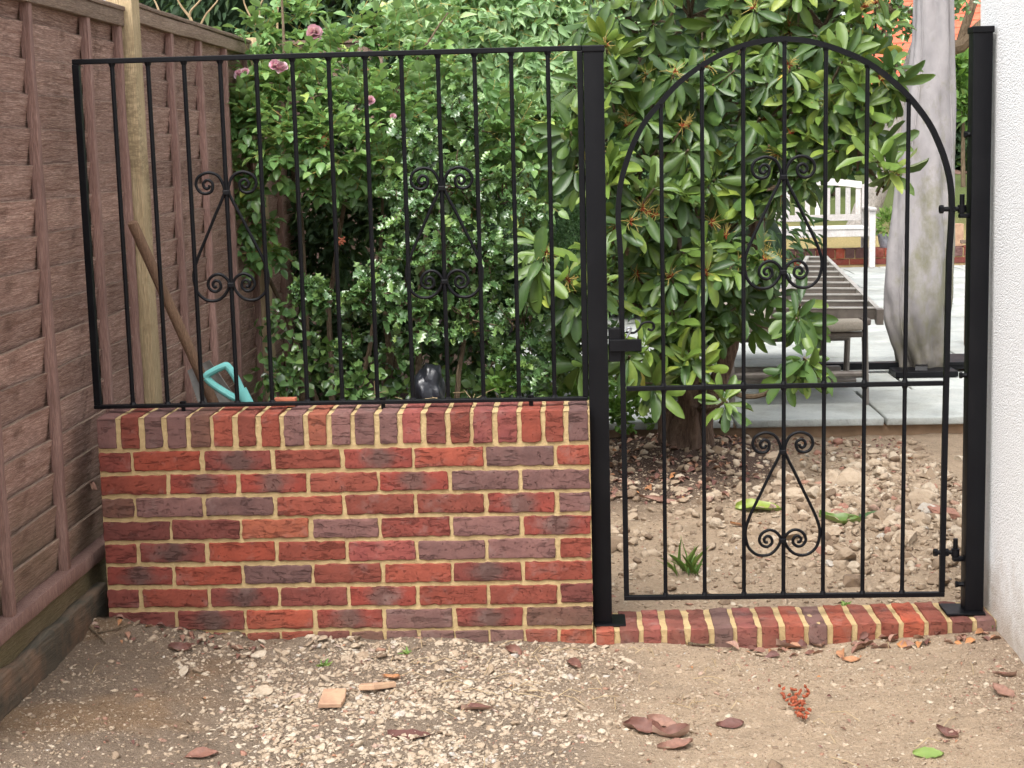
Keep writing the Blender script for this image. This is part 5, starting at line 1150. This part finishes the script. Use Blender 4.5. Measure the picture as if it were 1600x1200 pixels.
def litter():
    pt = leaf_tpl([(0, 0), (.3, .4), (.6, .5), (1, 0)], .3, .5); V, Fc, T, o = [], [], [], 0
    spots = [(RNG.uniform(1.65, 2.3), RNG.uniform(1.7, 2.8), .04) for _ in range(260)]+[(RNG.uniform(2.0, 2.8), RNG.uniform(-.10, -.01), .045) for _ in range(50)]+[(RNG.uniform(-.03, .5), RNG.uniform(-.12, -.01), .03) for _ in range(30)]+[(RNG.uniform(2.3, 3.1), RNG.uniform(2.3, 2.85), .025) for _ in range(160)]+[(RNG.uniform(0.0, 2.8), RNG.uniform(-1.2, -.05), .014) for _ in range(160)]
    for x, y, L in spots:
        d = unit(np.array([RNG.normal(), RNG.normal(), RNG.normal(0, .15)])); X = unit(np.cross(d, (RNG.normal(0, .4), RNG.normal(0, .4), 1))); Z = np.cross(X, d); L *= RNG.uniform(.6, 1.4); c = np.array([x, y, gh(x, y)+.006]); W = pt[0]
        V.append(c+np.outer(W[:, 0]*L*.5, X)+np.outer(W[:, 1]*L, d)+np.outer(W[:, 2]*L, Z)); Fc.append(pt[1]+o); T.append(np.full(len(W), RNG.random())); o += len(W)
    ob = bpy.data.objects.new('leaf_litter', big_mesh('leaf_litter', np.vstack(V), np.vstack(Fc), MT['dead'], {'tint': np.concatenate(T)})); link(ob); tag(ob, 'small brown dead leaf scraps scattered over the ground', 'leaf litter', kind='stuff')
    m = MB()
    for _ in range(90):
        x, y = (RNG.uniform(.9, 2.0), RNG.uniform(-.6, -.03)) if RNG.random() < .6 else (RNG.uniform(0, 2.8), RNG.uniform(-1.2, -.03)); a = RNG.uniform(0, 6.3); L = RNG.uniform(.03, .1); p = np.array([x, y, gh(x, y)+.004]); q = p+np.array([math.cos(a)*L, math.sin(a)*L, 0]); q[2] = gh(q[0], q[1])+.006
        m.tube([p, lerp(p, q, .5)+(0, 0, RNG.uniform(.002, .02)), q], .0011, 4, cap=False)
    for _ in range(60):
        u, v = RNG.uniform(560, 800), RNG.uniform(612, 650); p = at(u, v, RNG.uniform(1.6, 2.4)); d = unit(RNG.normal(size=3)*np.array([1, .5, .35])); m.tube([p, p+d*RNG.uniform(.04, .1)], .0012, 4, cap=False)
    o = m.obj('dry_grass', MT['straw']); tag(o, 'dry straw stalks strewn over gravel and under the bushes', 'straw', kind='stuff')
litter()
def twig(label, pts, r, z=-.05):
    P = []
    for (u, v) in pts:
        p = atz(u, v, z); p[2] = gh(p[0], p[1])+r+.003; P.append(p)
    m = MB(); m.tube(smooth_path(P, 4), np.interp(np.linspace(0, 1, (len(P)-1)*4+1), [0, 1], [r, r*.5]), 6); tag(m.obj('fallen_twig', MT['twig'], smooth=True), label, 'twig')
twig('dark twig on the soil near the sleeper, left of two', [(120, 1017), (145, 1026), (168, 1040)], .0045)
twig('thin grey twig beside the dark one near the wall corner', [(155, 1028), (180, 1024), (212, 1018)], .003)
twig('pale stick lying against the front of the brick step', [(1075, 1010), (1095, 1009), (1122, 1007)], .005, -.06)
def weed(label, u, v, n, h, z=-.05, spread=.6, straw=False):
    c = atz(u, v, z); c[2] = gh(c[0], c[1]); t = thing('weed', label, 'weed', c, 'small weeds on the ground'); lv = Leaves(t, 'lance', MT['weed'], 'leaves', 0)
    for i in range(n):
        d = unit(np.array([RNG.normal(0, spread), RNG.normal(0, spread), 1])); L = h*RNG.uniform(.5, 1.1); p = c+np.array([RNG.normal(0, h*.15), RNG.normal(0, h*.15), -.002]); lv.add(p, d, unit(RNG.normal(size=3)+np.array([0, -1, .5])), L, L*(.024 if h > .06 else .3), RNG.uniform(.4, 1))
weed('tuft of thin green grass behind the left gate bars', 1075, 885, 20, .14, -.01, .9)
weed('small green weed at the base of the white wall', 1555, 990, 30, .05, -.04, 1.0)
weed('tiny green sprout on the gravel left of the tile', 505, 1040, 12, .03, -.05, 1.0)
weed('tiny green sprout below the black post', 915, 995, 22, .035, -.05, 1.0)
weed('tiny green sprout on gravel near the wall foot', 637, 1022, 12, .03, -.05, 1.0)
weed('leafy weed at the patio edge by the hinge post', 1497, 668, 24, .10, .06, .7)
weed('green sprout growing from the front of the brick step', 1050, 1000, 8, .03, -.05, 1.0)
weed('small grass tuft just behind the step, under the gate', 1320, 940, 14, .03, -.03, 1.0)
def truss():
    c = atz(1245, 1100, -.05); c[2] = gh(c[0], c[1]); t = thing('withered_flower', 'withered orange-red flower head lying on the path', 'flower', c); m = MB()
    for i in range(60):
        f = RNG.random(); w = .012+.03*max(0, f-.55)/.45; p = c+np.array([RNG.normal(0, w)+.004, -.13+.24*f, .008+abs(RNG.normal(0, .008))]); d = unit(RNG.normal(size=3)); m.tube([p-d*.008, p, p+d*.008], [.001, .005, .001], 5)
    m.obj('petals', simple('withered_petal', rgb(160, 84, 56), rgb(120, 62, 46), 50, .8, .2, 0), t)['kind'] = 'stuff'
    m = MB(); m.tube([c+(0.004, -.135, .006), c+(.0, .1, .008)], .0025, 6); m.obj('stalk', MT['twig'], t)
truss()
def dead_stems():
    t = thing('dry_stems', 'bare pale dead branches above the far end of the side fence', 'branches', (-.1, 3.6, 0)); base = at(350, 140, 3.7)
    for pts in ([(310, 60), (295, 25), (310, 0), (330, -20)], [(300, 35), (285, 10), (275, -10)], [(250, 25), (238, -5)], [(310, 60), (318, 30), (345, -10)], [(420, 70), (395, 30), (380, -5)], [(435, 75), (430, 30), (440, -8)], [(410, 60), (405, 20), (415, -10)], [(330, 130), (310, 60)]):
        m = MB(); limb(m, [at(u, v, 3.7) for u, v in pts], [.009, .006, .004], 5, .02); m.obj('branch', MT['straw'], t, smooth=True)
    m = MB(); m.tube([base-(0, 0, 1.9), base], [.02, .012], 6); m.obj('stem', MT['twig'], t, smooth=True)
dead_stems()

# ------------------------------------------------------------------ build all leaves: the 300 of a shrub that show largest are pieces of their own
def finish_leaves():
    for s in SETS: s.frames()
    W, H = 1024, 768; zb = np.full(W*H, 1e9); own = np.full(W*H, -1, np.int64); base = 0; allc = []
    pts = np.array([(x, y, 0) for y in (.12, .3, .45, .6, .75, .9) for x in (-.25, 0, .25)])
    offs = []
    PX, DZ, ID = [], [], []
    for s in SETS:
        n = len(s.M); offs.append(base)
        Q = np.einsum('nij,kj->nki', s.M[:, :, :3], pts)+s.M[:, None, :, 3]; pr = project(Q.reshape(-1, 3)); u = (pr[:, 0]*W/1600).astype(int); v = (pr[:, 1]*H/1200).astype(int); ok = (u >= 0) & (u < W) & (v >= 0) & (v < H)
        PX.append((v*W+u)[ok]); DZ.append(pr[ok, 2]); ID.append((np.repeat(np.arange(n), len(pts))+base)[ok]); base += n
    PX, DZ, ID = np.concatenate(PX), np.concatenate(DZ), np.concatenate(ID)
    o = np.lexsort((DZ, PX)); first = np.ones(len(o), bool); first[1:] = PX[o][1:] != PX[o][:-1]
    cnt = np.bincount(ID[o][first], minlength=base)
    for s, b in zip(SETS, offs):
        n = len(s.M); c = cnt[b:b+n]; k = min(s.parts, int((c > 1).sum())); top = np.argsort(-c)[:k]; mask = np.ones(n, bool); mask[top] = False
        cache = {}; root = s.root.location
        for i in top:
            tb = round(float(s.T[i])*9)/9; key = (int(s.var[i]), tb)
            if key not in cache:
                V, Fc = TPL[s.kind][key[0]]; cache[key] = big_mesh(s.name, V, Fc, s.mat, {'tint': np.full(len(V), tb)})
            ob = bpy.data.objects.new(s.name, cache[key]); COL.objects.link(ob); ob.parent = s.root
            m = Matrix.Identity(4)
            for r in range(3):
                for q in range(4): m[r][q] = float(s.M[i, r, q])
            ob.matrix_basis = Matrix.Translation(-root) @ m
        if mask.any():
            VV, FF, TT, off = [], [], [], 0
            for vi, (V, Fc) in enumerate(TPL[s.kind]):
                sel = np.where(mask & (s.var == vi))[0]
                if not len(sel): continue
                Q = (np.einsum('nij,kj->nki', s.M[sel][:, :, :3], V)+s.M[sel][:, None, :, 3]).reshape(-1, 3); FF.append((Fc[None]+np.arange(len(sel))[:, None, None]*len(V)+off).reshape(-1, 3)); VV.append(Q); TT.append(np.repeat(s.T[sel], len(V))); off += len(Q)
            me = big_mesh('foliage', np.vstack(VV)-np.array(root), np.vstack(FF), s.mat, {'tint': np.concatenate(TT)})
            ob = bpy.data.objects.new('foliage' if s.parts else s.name, me); COL.objects.link(ob); ob.parent = s.root; ob['kind'] = 'stuff'
finish_leaves()
